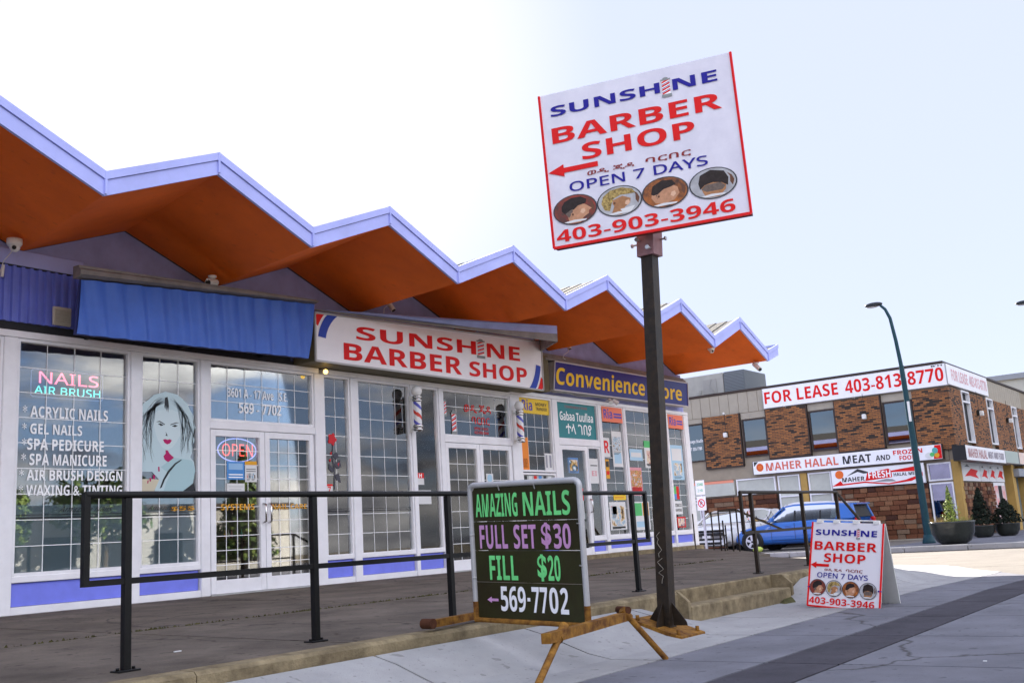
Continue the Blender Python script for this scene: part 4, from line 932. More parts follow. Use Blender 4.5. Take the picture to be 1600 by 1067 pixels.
for (x0, z0, x1, z1, m_, lab, pr) in ((18.25, 2.55, 18.5, 2.95, paper, 'white sheet with a dark red capital on the pane beside the convenience door', [('t', ('R', .1, .2, .9, .85, red_print, .05))]),
    (18.28, 2.1, 18.42, 2.5, gold, 'orange strip of stickers on the pane beside the convenience door', [('r', (.1, .6, .9, .9, dk)), ('r', (.1, .2, .9, .4, red_print))]),
    (19.3, 2.5, 19.85, 2.75, mat('goods_sky', (.4, .6, .75)), 'light blue printed sheet high on the big convenience window', [('r', (.1, .3, .9, .7, paper))]),
    (18.3, 1.05, 18.95, 1.62, paper, 'large pale poster with swirls low on the pane beside the convenience door', [('d', (.5, .5, .3, .3, mat('goods_sky', (.4, .6, .75)))), ('d', (.3, .7, .1, .12, pgreen)), ('r', (.1, .05, .9, .12, dk))]),
    (18.5, 1.66, 19.0, 1.78, yel, 'long yellow sticker low on the pane beside the convenience door', [('r', (.1, .3, .8, .6, gold))]),
    (21.15, 1.66, 21.4, 1.95, pgreen, 'green and red sheet on the last pane near the corner', [('r', (.5, 0, 1, 1, red_print)), ('r', (0, 0, .5, .4, pblue))]),
    (21.12, 1.32, 21.5, 1.62, paper, 'white poster with dark lettering on the last pane near the corner', [('t', ('TOBACCO', .08, .55, .92, .8, dk, .03)), ('t', ('VAPING', .1, .2, .9, .42, dk, .03))]),
    (21.2, 1.02, 21.6, 1.26, red_print, 'red and orange sticker lowest on the last pane', [('d', (.5, .5, .3, .3, gold))]),
    (17.66, 2.0, 17.98, 2.5, paper, 'tall white poster beside the convenience store door', [('t', ('EI', .2, .3, .8, .5, mat('goods_pink', (.7, .3, .35)), .04)), ('r', (.1, .7, .9, .74, dk))]),
    (16.9, 2.2, 17.25, 2.5, pblue, 'small blue sticker on the glass of the convenience store door', [('d', (.5, .5, .3, .3, paper))]),
    (19.95, 2.35, 20.5, 2.95, paper, 'big white price poster in the upper middle of the big convenience window', [('r', (.0, .75, 1, 1, pgreen)), ('d', (.5, .4, .25, .2, gold)), ('r', (.1, .1, .9, .15, dk))]),
    (19.25, 1.75, 19.75, 2.35, mat('goods_pink', (.7, .3, .35)), 'pink poster on the left of the big convenience window', [('d', (.5, .6, .35, .25, paper)), ('r', (.1, .1, .9, .3, red_print))]),
    (19.3, 1.02, 19.95, 1.62, paper, 'wide white poster with green field low in the big convenience window', [('r', (.05, .5, .5, .95, pgreen)), ('r', (.55, .5, .95, .95, gold)), ('r', (.1, .1, .9, .3, mat('goods_sky', (.4, .6, .75))))]),
    (20.1, 1.0, 20.6, 1.45, yel, 'yellow poster low in the big convenience window', [('d', (.4, .5, .25, .3, red_print)), ('r', (.1, .05, .9, .15, dk))]),
    (18.6, 2.35, 19.0, 3.1, paper, 'long white poster with a grey figure next to the dark red capital sheet', [('d', (.5, .65, .3, .16, mat('grey_paper', (.5, .5, .5)))), ('r', (.15, .1, .85, .4, mat('goods_sky', (.4, .6, .75))))]),
    (21.15, 2.1, 21.75, 2.9, mat('goods_sky', (.4, .6, .75)), 'large pale blue poster on the last pane under the coral banner', [('r', (.1, .55, .9, .9, paper)), ('d', (.5, .3, .25, .15, pgreen))]),
    (16.75, 1.3, 17.35, 1.9, paper, 'white poster low on the convenience store door', [('r', (0, .6, 1, 1, red_print)), ('r', (.1, .2, .9, .28, dk))]),
    (20.2, 1.75, 20.8, 2.15, paper, 'pale poster with red band on the big convenience window', [('r', (0, .7, 1, 1, red_print)), ('r', (.1, .2, .9, .28, dk))]),
    (14.25, 1.95, 14.45, 2.15, paper, 'round white sticker sheet on the right barber shop door', [('d', (.5, .6, .35, .35, mat('goods_sky', (.4, .6, .75)))), ('r', (.1, .05, .9, .25, red_print))])):
    poster(x0, z0, x1, z1, WY-.0105 if not 14 < x0 < 15 else WY-.0185, lab, pr, m_)
# things inside: barber chairs, cupboards, nail tables
lea = mat('black_leather', (.02, .018, .018), .35)
for i, (x, y, lab) in enumerate(((13.6, 13.4, 'black barber chair seen through the left leaf of the barber shop door'), (14.6, 13.6, 'black barber chair seen through the right leaf of the barber shop door'))):
    t = thing('barber_chair', lab, 'chair', (x, y, .53), .5, 'barber chairs')
    mb = MB(); mb.lathe([(0, 0), (.3, 0), (.28, .04), (.05, .07), (.05, .45), (0, .45)], (x, y, .53), 18); mb.build('pedestal', chrome, t)
    mb = MB(); mb.box((x-.28, y-.28, .98), (x+.28, y+.28, 1.12), bev=.04); mb.build('seat', lea, t)
    mb = MB(); mb.box((x-.26, y+.24, 1.1), (x+.26, y+.36, 1.75), bev=.04); mb.build('backrest', lea, t)
    for s in (-1, 1): mb = MB(); mb.box((x+s*.33-.04, y-.2, 1.12), (x+s*.33+.04, y+.25, 1.3), bev=.02); mb.build('armrest', lea, t)
for i, (x0, x1, lab) in enumerate(((8.4, 9.3, 'dark nail table behind the left leaf of the nail studio door'), (9.5, 10.2, 'dark nail table behind the right leaf of the nail studio door'))):
    t = thing('nail_table', lab, 'table', (x0, 12.6, .53), 0, 'nail tables inside the nail studio')
    mb = MB(); mb.box((x0, 12.6, 1.22), (x1, 13.1, 1.27), bev=.01); mb.build('table_top', mat('dark_wood', (.07, .05, .04), .3), t)
    for xx in (x0+.04, x1-.1):
        mb = MB(); mb.box((xx, 12.65, .53), (xx+.06, 13.05, 1.22)); mb.build('leg', mat('dark_wood', (.07, .05, .04)), t)
    mb = MB(); mb.box((x0+.1, 16.6, 1.5), (x1-.05, 16.9, 1.54)); mb.build('wall_shelf', paper, t)
    for k in range(7):
        mb = MB(); x = x0+.08+k*.1; mb.lathe([(0, 0), (.02, 0), (.02, .07), (.008, .09), (.008, .13), (0, .13)], (x, 12.75+.05*(k % 3), 1.27), 8); mb.build('polish_bottle', cols[k % 9], t)
for x, w in ((15.5, .35), (15.85, .35)):
    mb = MB(); mb.prism([(x, 12.0, .6), (x+.08, 12.0, .6), (x+.33, 12.1, 3.4), (x+.2, 12.1, 3.4)], (0, .05, 0)); tag(mb.build('orange_drape', mat('orange_cloth', (.7, .25, .05), .9)), 'orange drape hanging behind the barred money transfer window, %s one' % ('left' if x < 15.6 else 'right'), 'drape')

# ------------------------------------------------------------------ railings
def railing(name, label, posts, y, x0, x1, loops, m_, group, slope=None, zt=1.385, zm=.90):
    t = thing(name, label, 'railing', (x0, y, .4), 0, group)
    for x in posts:
        z = zd(y)
        mb = MB(); mb.tube([(x, y, z), (x+.0, y, zt-.02)], .021, square=True); p = mb.build('post', m_, t)
        b = MB(); b.box((x-.07, y-.045, z-.001), (x+.07, y+.045, z+.010), bev=.003)
        for s in (-1, 1): b.lathe([(0, .01), (.011, .01), (.011, .024), (0, .024)], (x+.05*s, y, z), 6)
        b.build('foot_plate', m_, p)
    mb = MB(); pts = [(x0, y, zt), (x1, y, zt)] + ([slope] if slope else []); mb.tube(pts, .021, 10); mb.build('top_rail', m_, t)
    mb = MB(); mb.tube([(x0, y, zm), (x1, y, zm)], .017, square=True); mb.build('lower_rail', m_, t)
    for x in loops: mb = MB(); mb.tube([(x, y, zm-.017), (x, y, zt+.01)], .018, square=True); mb.build('end_bar', m_, t)
railing('railing', 'black steel railing along the walkway, running from the far left past the dark nails sign', (3.46, 4.88, 6.30, 9.19), 5.35, 3.20, 9.47, (3.205, 9.465), black_metal, 'steel railings on the walkway edge')
railing('railing', 'brown steel railing right of the tall pole, sloping down behind the sandwich board', (12.0, 13.66, 15.02), 5.3, 11.70, 15.04, (11.705,), brown_metal, 'steel railings on the walkway edge', slope=(16.0, 5.3, .93))
mb_t = thing('stair_railing', 'thin dark picket handrail at the far walkway end in front of the white van', 'railing', (20, 9.5, .44))
for (x, y, h) in ((21.6, 11.0, .86), (20.7, 10.1, .86), (20.06, 9.62, .86), (19.98, 9.5, .66), (20.3, 9.6, .56), (19.67, 9.17, .88), (19.47, 8.94, .86)):
    mb = MB(); mb.tube([(x, y, .30), (x, y, .45+h)], .012, square=True); mb.build('picket', brown_metal, mb_t)
mb = MB(); mb.tube([(20.06, 9.62, 1.31), (20.4, 9.35, 1.30), (21.6, 8.9, .85)], .02, square=True); mb.build('handrail', brown_metal, mb_t)
mb = MB(); mb.tube([(20.06, 9.62, 1.31), (19.67, 9.17, 1.32), (19.47, 8.94, 1.31)], .012, square=True); mb.build('handrail', brown_metal, mb_t)

# ------------------------------------------------------------------ haircut pictures used on the barber signs
skin1 = mat('print_skin_warm', (.55, .28, .16), .5, .25, 20); skin2 = mat('print_skin_brown', (.42, .20, .09), .5, .25, 20); hair = mat('print_hair_black', (.03, .02, .018), .5, .4, 30)
hair_b = mat('print_hair_blond', (.50, .36, .12), .5, .5, 40, color2=(.10, .06, .02)); pbg1 = mat('print_bg_dark', (.08, .04, .035), .5, .4, 10, color2=(.35, .05, .03)); pbg2 = mat('print_bg_grey', (.45, .45, .47), .5, .3, 8)
pbg3 = mat('print_bg_orange', (.45, .14, .03), .5, .5, 9, color2=(.04, .03, .03)); fade = mat('print_fade_grey', (.16, .12, .10), .5, .3, 40)
def portrait(q, u, v, ru, rv, kind, parent):
    mb = MB(); ring = mat('print_rim', (.05, .05, .06), .5)
    disc2(mb, q, u, v, ru, rv, 0, .0045)
    disc2(mb, q, u, v, ru*.94, rv*.94, 1, .0052)
    def P(pts, mi, off):
        out = []
        for x, y in pts:
            r = math.hypot(x, y)
            if r > .93: x, y = x*.93/r, y*.93/r
            out.append((u+ru*x, v+rv*y))
        poly2(mb, q, out, mi, off)
    if kind == 0:
        P([(.1, .35), (.45, .25), (.62, .05), (.75, -.1), (.62, -.2), (.6, -.4), (.35, -.6), (.2, -.9), (-.3, -.9), (-.35, -.45), (-.15, -.1)], 2, .006)
        P([(-.6, .3), (-.45, .6), (-.1, .8), (.3, .78), (.55, .55), (.5, .3), (.15, .22), (-.05, .0), (-.25, -.05), (-.45, -.25), (-.6, 0)], 3, .0068)
        P([(-.45, -.2), (-.2, .0), (-.1, .05), (-.12, -.2), (-.3, -.5)], 4, .0074)
    elif kind == 1:
        P([(.15, .3), (.5, .05), (.45, -.25), (.2, -.45), (.35, -.75), (.0, -.9), (-.4, -.8), (-.25, -.3), (-.3, .1)], 2, .006)
        P([(-.8, .0), (-.7, .45), (-.35, .78), (.15, .85), (.6, .65), (.72, .35), (.4, .35), (.05, .38), (-.25, .2), (-.35, -.1), (-.45, -.55), (-.68, -.45)], 3, .0068)
        P([(.0, -.55), (.65, -.45), (.5, -.75), (.1, -.75)], 5, .0066)
    elif kind == 2:
        P([(-.55, .1), (-.3, .5), (.2, .55), (.55, .2), (.6, -.2), (.35, -.6), (-.1, -.75), (-.45, -.6), (-.6, -.25)], 2, .006)
        P([(-.6, .0), (-.5, .5), (-.1, .78), (.35, .7), (.5, .4), (.25, .28), (-.05, .2), (-.3, -.05), (-.5, -.1)], 3, .0068)
        P([(-.4, -.1), (-.25, -.05), (-.22, -.3), (-.35, -.35)], 4, .0074)
    else:
        P([(-.55, .0), (-.3, .3), (.2, .3), (.55, .05), (.5, -.5), (.2, -.9), (-.35, -.9), (-.45, -.5)], 2, .006)
        P([(-.6, .1), (-.5, .6), (-.05, .85), (.5, .65), (.65, .2), (.6, -.3), (.35, -.05), (.0, .05), (-.35, -.05), (-.55, -.3)], 3, .0068)
        P([(-.5, -.3), (-.3, -.05), (.3, -.02), (.5, -.3), (.35, -.5), (-.3, -.5)], 4, .0064)
    ex, ey = ((-.12, -.32), (-.22, -.1), (-.28, -.22), (.0, -.2))[kind]
    if kind != 3:
        P([(ex+.09*math.cos(a*.7), ey+.14*math.sin(a*.7)) for a in range(9)], 2, .0078); P([(ex+.05*math.cos(a*.7), ey+.08*math.sin(a*.7)) for a in range(9)], 6, .0082)
    P([(.28, -.05), (.42, -.02), (.46, -.22), (.34, -.38), (.22, -.25)], 7, .0077) if kind != 3 else None
    P([(-.55, -.78), (-.1, -.68), (.5, -.74), (.45, -.9), (-.4, -.93)], 5, .0079)
    P([(.6, .55), (.8, .3), (.88, 0), (.8, -.35), (.7, -.1), (.72, .25)], 6, .0056)
    ms = [ring, (pbg1, pbg2, pbg3, pbg2)[kind], (skin1, skin2, skin1, skin2)[kind], (hair, hair_b, hair, hair)[kind], fade, paper, mat('print_shadow_brown', (.14, .06, .035), .5), mat('print_cheek_light', (.72, .45, .30), .5)]
    mb.build('haircut_picture', ms, parent, ('dark haired side view on a red and grey ground', 'blond curls over a shaved side', 'short black crop on an orange ground', 'back of a dark cropped head')[kind])
def arrow(q, u0, v0, u1, v1, m_, parent, hw=.3, name='arrow'):
    mb = MB(); vm = (v0+v1)/2; h = v1-v0; ux = u0+(u1-u0)*hw
    poly2(mb, q, [(u0, vm), (ux, v0), (ux, vm-h*.2), (u1, vm-h*.2), (u1, vm+h*.2), (ux, vm+h*.2), (ux, v1)], 0, .004); mb.build(name, m_, parent)
def barber_face(q, t):
    text(q, 'SUNSH', .055, .845, .635, .913, blue_print, t, .05); text(q, 'NE', .70, .842, .922, .912, blue_print, t, .05); pole_icon(q, .642, .81, .692, .935, t)
    text(q, 'BARBER', .05, .668, .928, .770, red_print, t, .03); text(q, 'SHOP', .20, .525, .782, .632, red_print, t, .03)
    arrow(q, .01, .445, .277, .525, red_print, t, .32)
    text(q, 'ወዲ ጂዳ', .215, .418, .46, .452, mat('maroon_print', (.25, .02, .02), .5), t, .012, .01); text(q, 'ባርበር', .52, .418, .75, .455, mat('maroon_print', (.25, .02, .02)), t, .012, .01)
    text(q, 'OPEN 7 DAYS', .115, .338, .826, .400, blue_print, t, .012)
    for i, uu in enumerate((.133, .367, .60, .838)): portrait(q, uu, .222, .118, .096, i, t)
    text(q, '403-903-3946', .02, .030, .93, .108, red_print, t, .025)
pale_face = mat('pale_lavender_sign_face', (.74, .72, .80), .45, .06, 4, color2=(.66, .64, .73))

# tall pole sign
t = thing('pole_sign', 'big white barber shop sign tilted on top of a tall dark steel pole', 'sign', (8.0, 4.41, .12))
q = Quad((7.477, 4.99, 5.028), (7.966, 3.276, 5.056), (8.033, 3.272, 3.597), (7.544, 4.985, 3.569))
nb = -q.n
mb = MB(); mb.prism([q.p(0, 0, -.003), q.p(1, 0, -.003), q.p(1, 1, -.003), q.p(0, 1, -.003)], nb*.016); mb.build('panel', pale_face, t)
mb = MB(); mb.prism([q.p(.0, .0, -.02), q.p(1.0, .0, -.02), q.p(1, 1, -.02), q.p(0, 1, -.02)], nb*.09); mb.build('panel_frame', mat('rusty_sign_frame', (.16, .05, .04), .7, .3, 8), t)
mb = MB()
for a, b, w in (((0, 0), (1, 0), .012), ((0, 0), (0, 1), .009), ((1, 0), (1, 1), .009)):
    A_, B_ = q.p(*a, .001), q.p(*b, .001); mb.tube([A_, B_], w, square=True)
mb.build('red_edge', red_print, t)
barber_face(q, t)
base_z = gz(8.0, 4.41)
mb = MB(); pts = []
hb = .057
for z, yy in ((base_z, 4.41), (3.46, 4.262)):
    pts.append([(8.0-hb, yy-hb, z), (8.0+hb, yy-hb, z), (8.0+hb, yy+hb, z), (8.0-hb, yy+hb, z)])
mb.add(pts[0]+pts[1], [(0, 1, 5, 4), (1, 2, 6, 5), (2, 3, 7, 6), (3, 0, 4, 7), (4, 5, 6, 7)])
mb.build('post', mat('dark_painted_post', (.010, .008, .006), .5, .45, 14, .2, 50, color2=(.035, .022, .012), spec=.3), t)
mb = MB(); mb.prism([(7.915, 4.175, 3.42), (8.085, 4.175, 3.42), (8.085, 4.345, 3.42), (7.915, 4.345, 3.42)], (0, -.02, .30)); mb.box((7.94, 4.18, 3.7), (8.06, 4.31, 4.9)); mb.build('sleeve', mat('mauve_steel_sleeve', (.26, .14, .15), .5, .25, 10, .1, 40), t)
for (x, y, z, dx, dy) in ((7.91, 4.30, 3.56, -1, 0), (8.05, 4.17, 3.57, 0, -1), (7.95, 4.345, 3.54, 0, 1), (7.91, 4.2, 3.47, -1, 0)):
    mb = MB(); mb.tube([(x, y, z), (x+dx*.05, y+dy*.05, z)], .009, 6); mb.tube([(x+dx*.05, y+dy*.05, z), (x+dx*.065, y+dy*.065, z)], .02, 6); mb.build('bolt', alu, t)
mb = MB()
for dx, dy in ((1, 0), (-1, 0), (0, 1), (0, -1)):
    o = Vector((8.0+dx*.06, 4.405+dy*.06, base_z+.03)); th_ = Vector((dy, dx, 0))*.008
    a = o-th_/2; mb.prism([a, a+Vector((dx*.13, dy*.13, 0)), a+Vector((dx*.125, dy*.125, .03)), a+Vector((0, 0, .19))], th_)
mb.build('gusset', brown_metal, t)
mb = MB(); pc = [(7.79, 4.17), (8.22, 4.17), (8.22, 4.64), (7.79, 4.64)]; mb.add([(x, y, gz(x, y)-.02) for x, y in pc]+[(x, y, gz(x, y)+.022) for x, y in pc], [(0, 3, 2, 1), (4, 5, 6, 7), (0, 1, 5, 4), (1, 2, 6, 5), (2, 3, 7, 6), (3, 0, 4, 7)]); mb.build('base_plate', rust, t)
for dx, dy in ((1, 1), (1, -1), (-1, 1), (-1, -1)):
    mb = MB(); mb.lathe([(0, 0), (.016, 0), (.016, .05), (0, .05)], (8.0+dx*.17, 4.405+dy*.19, gz(8.0+dx*.17, 4.405+dy*.19)+.015), 6); mb.build('anchor_bolt', rust, t)
mb = MB(); random.seed(9)           # scratched graffiti on the post
for k in range(2):
    z = .55+.22*k; pts = [(7.934, 4.39+random.uniform(-.03, .03), z+i*.03) for i in range(8)]; mb.tube(pts, .0022, 4)
mb.build('scratch_marks', mat('scratch_white', (.4, .36, .3), .6), t)

# nails price board on its rusty stand
t = thing('price_board', 'dark price board with green and pink lettering in a grey tube frame on rusty feet', 'sign', (5.97, 4.37, .42))
q = Quad((5.969, 4.855, 1.415), (5.912, 3.83, 1.375), (5.959, 3.866, .409), (6.016, 4.891, .45))
board = mat('dark_olive_board', (.016, .012, .003), .45, .35, 3, .15, 30, color2=(.026, .028, .006), spec=.3)
for v0, v1 in ((.008, .268), (.272, .500), (.504, .715), (.719, .972)):
    u = .028; mb = MB(); mb.prism([q.p(u, v0, .0), q.p(1-u*1.1, v0, .0), q.p(1-u*1.1, v1-(.03 if v1 > .9 else 0), .0), q.p(1-u*2.2 if v1 > .9 else 1-u*1.1, v1, 0), q.p(u*2.2 if v1 > .9 else u, v1, .0), q.p(u, v1-(.03 if v1 > .9 else 0), 0)], -q.n*.012); mb.build('board', board, t)
fr = [q.p(.0, .0)]
fr = [q.p(.012, .0)] + [q.p(.012, .95)] + [q.p(.012+.042*(1-math.cos(a)), .95+.042*math.sin(a)) for a in (math.pi*i/12 for i in range(1, 7))] + [q.p(.988-.042*(1-math.sin(a)), .95+.042*math.cos(a)) for a in (math.pi*i/12 for i in range(0, 7))] + [q.p(.988, .0)]
mb = MB(); mb.tube(fr, .021, 12); mb.build('tube_frame', mat('grey_sign_tube', (.46, .46, .47), .35, .12, 10, .08, 50, metal=.3), t)
for u in (.012, .988): mb = MB(); mb.tube([q.p(u, .0), q.p(u, .125)], .0225, 12); mb.build('tube_frame', rust, t, 'rusty foot of the frame tube')
for u, v in ((.3, .985), (.62, .985), (.012, .62), (.988, .69), (.012, .3), (.988, .4)):
    mb = MB(); mb.tube([q.p(u+.0, v, .028), q.p(u+(.0 if .1 < u < .9 else (.03 if u < .5 else -.03)), v-(.04 if .1 < u < .9 else 0), .012)], .005, 5); mb.build('wire_tie', alu, t)
neon_green = mat('lime_letter', (.16, .66, .22), .5, .15, 12); pink_l = mat('mauve_letter', (.52, .27, .50), .5, .12, 12); white_l = mat('white_letter', (.78, .78, .82), .5)
text(q, 'AMAZING', .060, .750, .450, .925, neon_green, t, .035); text(q, 'NAILS', .50, .750, .905, .925, neon_green, t, .035)
text(q, 'FULL', .085, .515, .345, .69, pink_l, t, .035); text(q, 'SET', .40, .515, .60, .69, pink_l, t, .035); text(q, '$', .645, .515, .73, .70, pink_l, t, .03); text(q, '30', .75, .515, .895, .69, pink_l, t, .035)
text(q, 'FILL', .162, .288, .42, .465, neon_green, t, .035); text(q, '$', .595, .285, .675, .475, neon_green, t, .03); text(q, '20', .685, .288, .79, .468, neon_green, t, .035)
text(q, '569', .25, .062, .475, .243, white_l, t, .035); text(q, '-', .49, .14, .515, .165, white_l, t, .02); text(q, '77', .53, .062, .665, .243, white_l, t, .035); text(q, '0', .68, .062, .755, .243, white_l, t, .035); text(q, '2', .772, .06, .84, .243, white_l, t, .035)
arrow(q, .125, .118, .228, .165, pink_l, t, .4)
for a, b, r in (((5.57, 4.95, .45), (6.42, 5.08, .45), .026), ((5.08, 3.61, .415), (6.43, 3.88, .415), .030)):
    mb = MB(); mb.tube([a, b], r, square=True); mb.build('foot_bar', rust, t)
mb = MB(); mb.tube([q.p(.0, -.01), q.p(1.0, -.01)], .018, 10); mb.build('cross_tube', rust, t)
for a, b in (((5.36, 3.67, .45), (4.62, 3.44, .10)), ((6.40, 3.87, .46), (6.66, 3.70, .10))):
    mb = MB(); mb.tube([a, b], .021, 10); mb.tube([(Vector(a).lerp(Vector(b), -.02)), Vector(a).lerp(Vector(b), .16)], .030, 10); mb.build('leg', rust, t)
mb = MB(); mb.tube([(5.56, 4.90, .455), (5.56, 5.0, .455)], .036, 10); mb.tube([(6.41, 3.83, .46), (6.47, 3.95, .46)], .026, 10); mb.build('pipe_end', mat('dark_rust', (.08, .03, .015), .9, .4, 10), t)

# sandwich board
t = thing('sandwich_board', 'white folding sandwich board with red edge and blue and red barber shop lettering', 'sign', (10.9, 3.9, .1))
def S(p, s=.975): return tuple(Vector((p[0]*s, p[1]*s, 1+(p[2]-1)*s)))
q = Quad(S((11.228, 4.254, .981)), S((11.026, 3.423, .918)), S((10.866, 3.528, .037)), S((11.068, 4.36, .101)))
mb = MB(); mb.prism([q.p(0, 0, -.003), q.p(1, 0, -.003), q.p(1, 1, -.003), q.p(0, 1, -.003)], -q.n*.022); mb.build('front_panel', mat('white_board', (.78, .76, .80), .4), t)
mb = MB()
for a, b in (((0, 0), (1, 0)), ((0, 0), (0, 1)), ((1, 0), (1, 1))): mb.tube([q.p(*a, .0), q.p(*b, .0)], .008, square=True)
mb.build('red_edge', red_print, t)
barber_face(q, t)
tl, tr = q.p(0, 1, -.03), q.p(1, 1, -.03)
mb = MB(); mb.prism([(11.38, 4.22, .09), (11.17, 3.40, .07), tr, tl], (.02, 0, .003)); mb.build('rear_panel', mat('grey_white_board', (.62, .62, .60), .5, .08, 5), t)
for u in (.1, .34, .62, .9):
    mb = MB(); c = q.p(u, 1, -.012); mb.prism([c+Vector((-.02, -.03, -.005)), c+Vector((.03, -.03, -.005)), c+Vector((.03, .03, -.005)), c+Vector((-.02, .03, -.005))], (0, 0, .03)); mb.build('hinge', white_plastic, t)
mb = MB(); mb.tube([q.p(.06, 1.03, -.012), q.p(.94, 1.03, -.012)], .008, 6); mb.build('hinge_bar', white_plastic, t)
mb = MB(); mb.tube([q.p(-.012, .22, .0), q.p(.02, .22, .004)], .008, 6); mb.tube([q.p(.97, .23, .004), q.p(1.012, .23, 0)], .008, 6); mb.build('clip', blue_print, t)

# ------------------------------------------------------------------ far corner building
BX, BY = 37.0, 8.84
far_b = thing('corner_building', 'two storey brown brick and tan stucco building with a for lease banner', 'building', (BX, BY, .12))
mb = MB(); mb.box((BX, BY, .10), (62, 30, 6.02)); mb.build('wall', stucco, far_b)
mb = MB(); mb.box((BX-.06, BY-.06, 6.02), (62, 30, 6.11), bev=.01); mb.build('parapet_cap', trim_dark, far_b)
mb = MB(); 
for i in range(40):
    y = BY+i*.4; mb.box((BX-.02, y+.01, 5.22), (BX+.01, y+.39, 6.0))
mb.build('ribbed_parapet', stucco2, far_b)
mb = MB()
for i in range(32):
    x = BX+i*.4; mb.box((x+.01, BY-.02, 5.22), (x+.39, BY+.01, 6.0))
mb.build('ribbed_parapet', stucco2, far_b)
for (y0, y1, z0, z1) in ((16.44, 17.96, 3.22, 5.20), (13.76, 15.33, 3.38, 5.20), (11.06, 12.68, 3.36, 5.18)):
    mb = MB(); mb.box((BX-.14, y0, z0), (BX+.02, y1, z1)); mb.build('brick_panel', brick_y, far_b)
    mb = MB()
    for yy in (y0-.03, y1): mb.box((BX-.15, yy, z0-.03), (BX, yy+.03, z1+.02))
    mb.box((BX-.15, y0-.03, z0-.05), (BX, y1+.03, z0)); mb.build('panel_trim', trim_dark, far_b)
mb = MB(); mb.box((BX-.14, BY-.14, 3.08), (BX+.05, 9.93, 5.18)); mb.build('brick_panel', brick_y, far_b)
for a, b in ((37.06, 38.55), (39.75, 42.35), (43.5, 46.85), (47.95, 54)):
    mb = MB(); mb.box((a, BY-.139, 3.2), (b, BY+.02, 5.18)); mb.build('brick_panel', brick_x, far_b)
for i, (y0, y1, z0, z1) in enumerate(((18.0, 18.9, 3.52, 5.0), (15.38, 16.36, 3.50, 4.94), (12.72, 13.70, 3.46, 4.94), (9.97, 10.99, 3.42, 4.92))):
    mb = MB(); f = .05
    mb.box((BX-.07, y0, z0), (BX+.0, y0+f, z1)); mb.box((BX-.07, y1-f, z0), (BX, y1, z1)); mb.box((BX-.068, y0+f, z1-f), (BX, y1-f, z1)); mb.box((BX-.068, y0+f, z0), (BX, y1-f, z0+f))
    w = mb.build('window', trim_dark, far_b)
    p = MB(); p.box((BX-.03, y0+f, z0+f), (BX-.02, y1-f, z1-f)); p.build('pane', glass('office_mirror_glass', (.10, .12, .14), .12), w)
    mb = MB(); mb.box((BX-.04, y0-.02, z1+.02), (BX+.01, y1+.02, 5.19)); mb.build('panel_over_window', stucco2, far_b)
qs = Quad((BX-.05, 18.8, 4.5), (BX-.05, 18.05, 4.5), (BX-.05, 18.05, 3.8), (BX-.05, 18.8, 3.8))
text(qs, 'Massage Studio', .0, .62, 1, .85, vinyl_white, far_b, .02); text(qs, '587 333-7788', .1, .25, .9, .42, vinyl_white, far_b, .02)
for i, (a, b, z0, z1) in enumerate(((38.6, 39.7, 3.35, 5.2), (42.4, 43.45, 3.42, 5.2), (46.9, 47.9, 3.40, 5.17), (51, 52, 3.4, 5.17))):
    mb = MB(); f = .05
    mb.box((a, BY-.16, z0), (a+f, BY-.02, z1)); mb.box((b-f, BY-.16, z0), (b, BY-.02, z1)); mb.box((a+f, BY-.158, z0), (b-f, BY-.02, z0+f)); mb.box((a+f, BY-.158, z1-.42), (b-f, BY-.02, z1-.36)); mb.box((a+f, BY-.158, z1-f), (b-f, BY-.02, z1))
    w = mb.build('window', white_frame, far_b)
    p = MB(); p.box((a+f, BY-.03, z0+f), (b-f, BY-.02, z1-f)); p.build('pane', mat('black_glass', (.006, .006, .008), .45, spec=.15), w)
def wall_lamp(label, x, y, z, d):
    t = thing('wall_lamp', label, 'lamp', (x, y, z), 0, 'lamps on the brick panels')
    mb = MB(); mb.box((x-.06, y-.06, z-.1), (x+.06, y+.06, z+.1), bev=.01); mb.build('backplate', black_plastic, t)
    mb = MB(); mb.box((x+d[0]*.10-.07, y+d[1]*.10-.07, z-.12), (x+d[0]*.10+.07, y+d[1]*.10+.07, z+.06), bev=.02); mb.build('lantern', white_plastic, t)
    mb = MB(); mb.tube([(x+d[0]*.01, y+d[1]*.01, z+.1), (x+d[0]*.01, y+d[1]*.01, z+.8)], .008, 5); mb.build('conduit', black_plastic, t)
wall_lamp('small white lantern on the leftmost brick panel of the corner building', BX-.2, 16.98, 4.45, (-1, 0))
wall_lamp('small white lantern on the brick panel below the banner middle of the corner building', BX-.2, 11.6, 4.52, (-1, 0))
wall_lamp('white lantern between the first two slit windows of the side wall', 40.6, BY-.2, 4.5, (0, -1)); wall_lamp('white lantern between the second and third slit windows of the side wall', 45.6, BY-.2, 4.5, (0, -1))
for y in (16.95, 14.5, 11.9):
    mb = MB(); mb.tube([(BX-.14, y, 5.2), (BX-.3, y, 5.27)], .015, 5); mb.ball((BX-.33, y, 5.25), .05, 8); mb.build('eave_light', white_plastic, far_b)
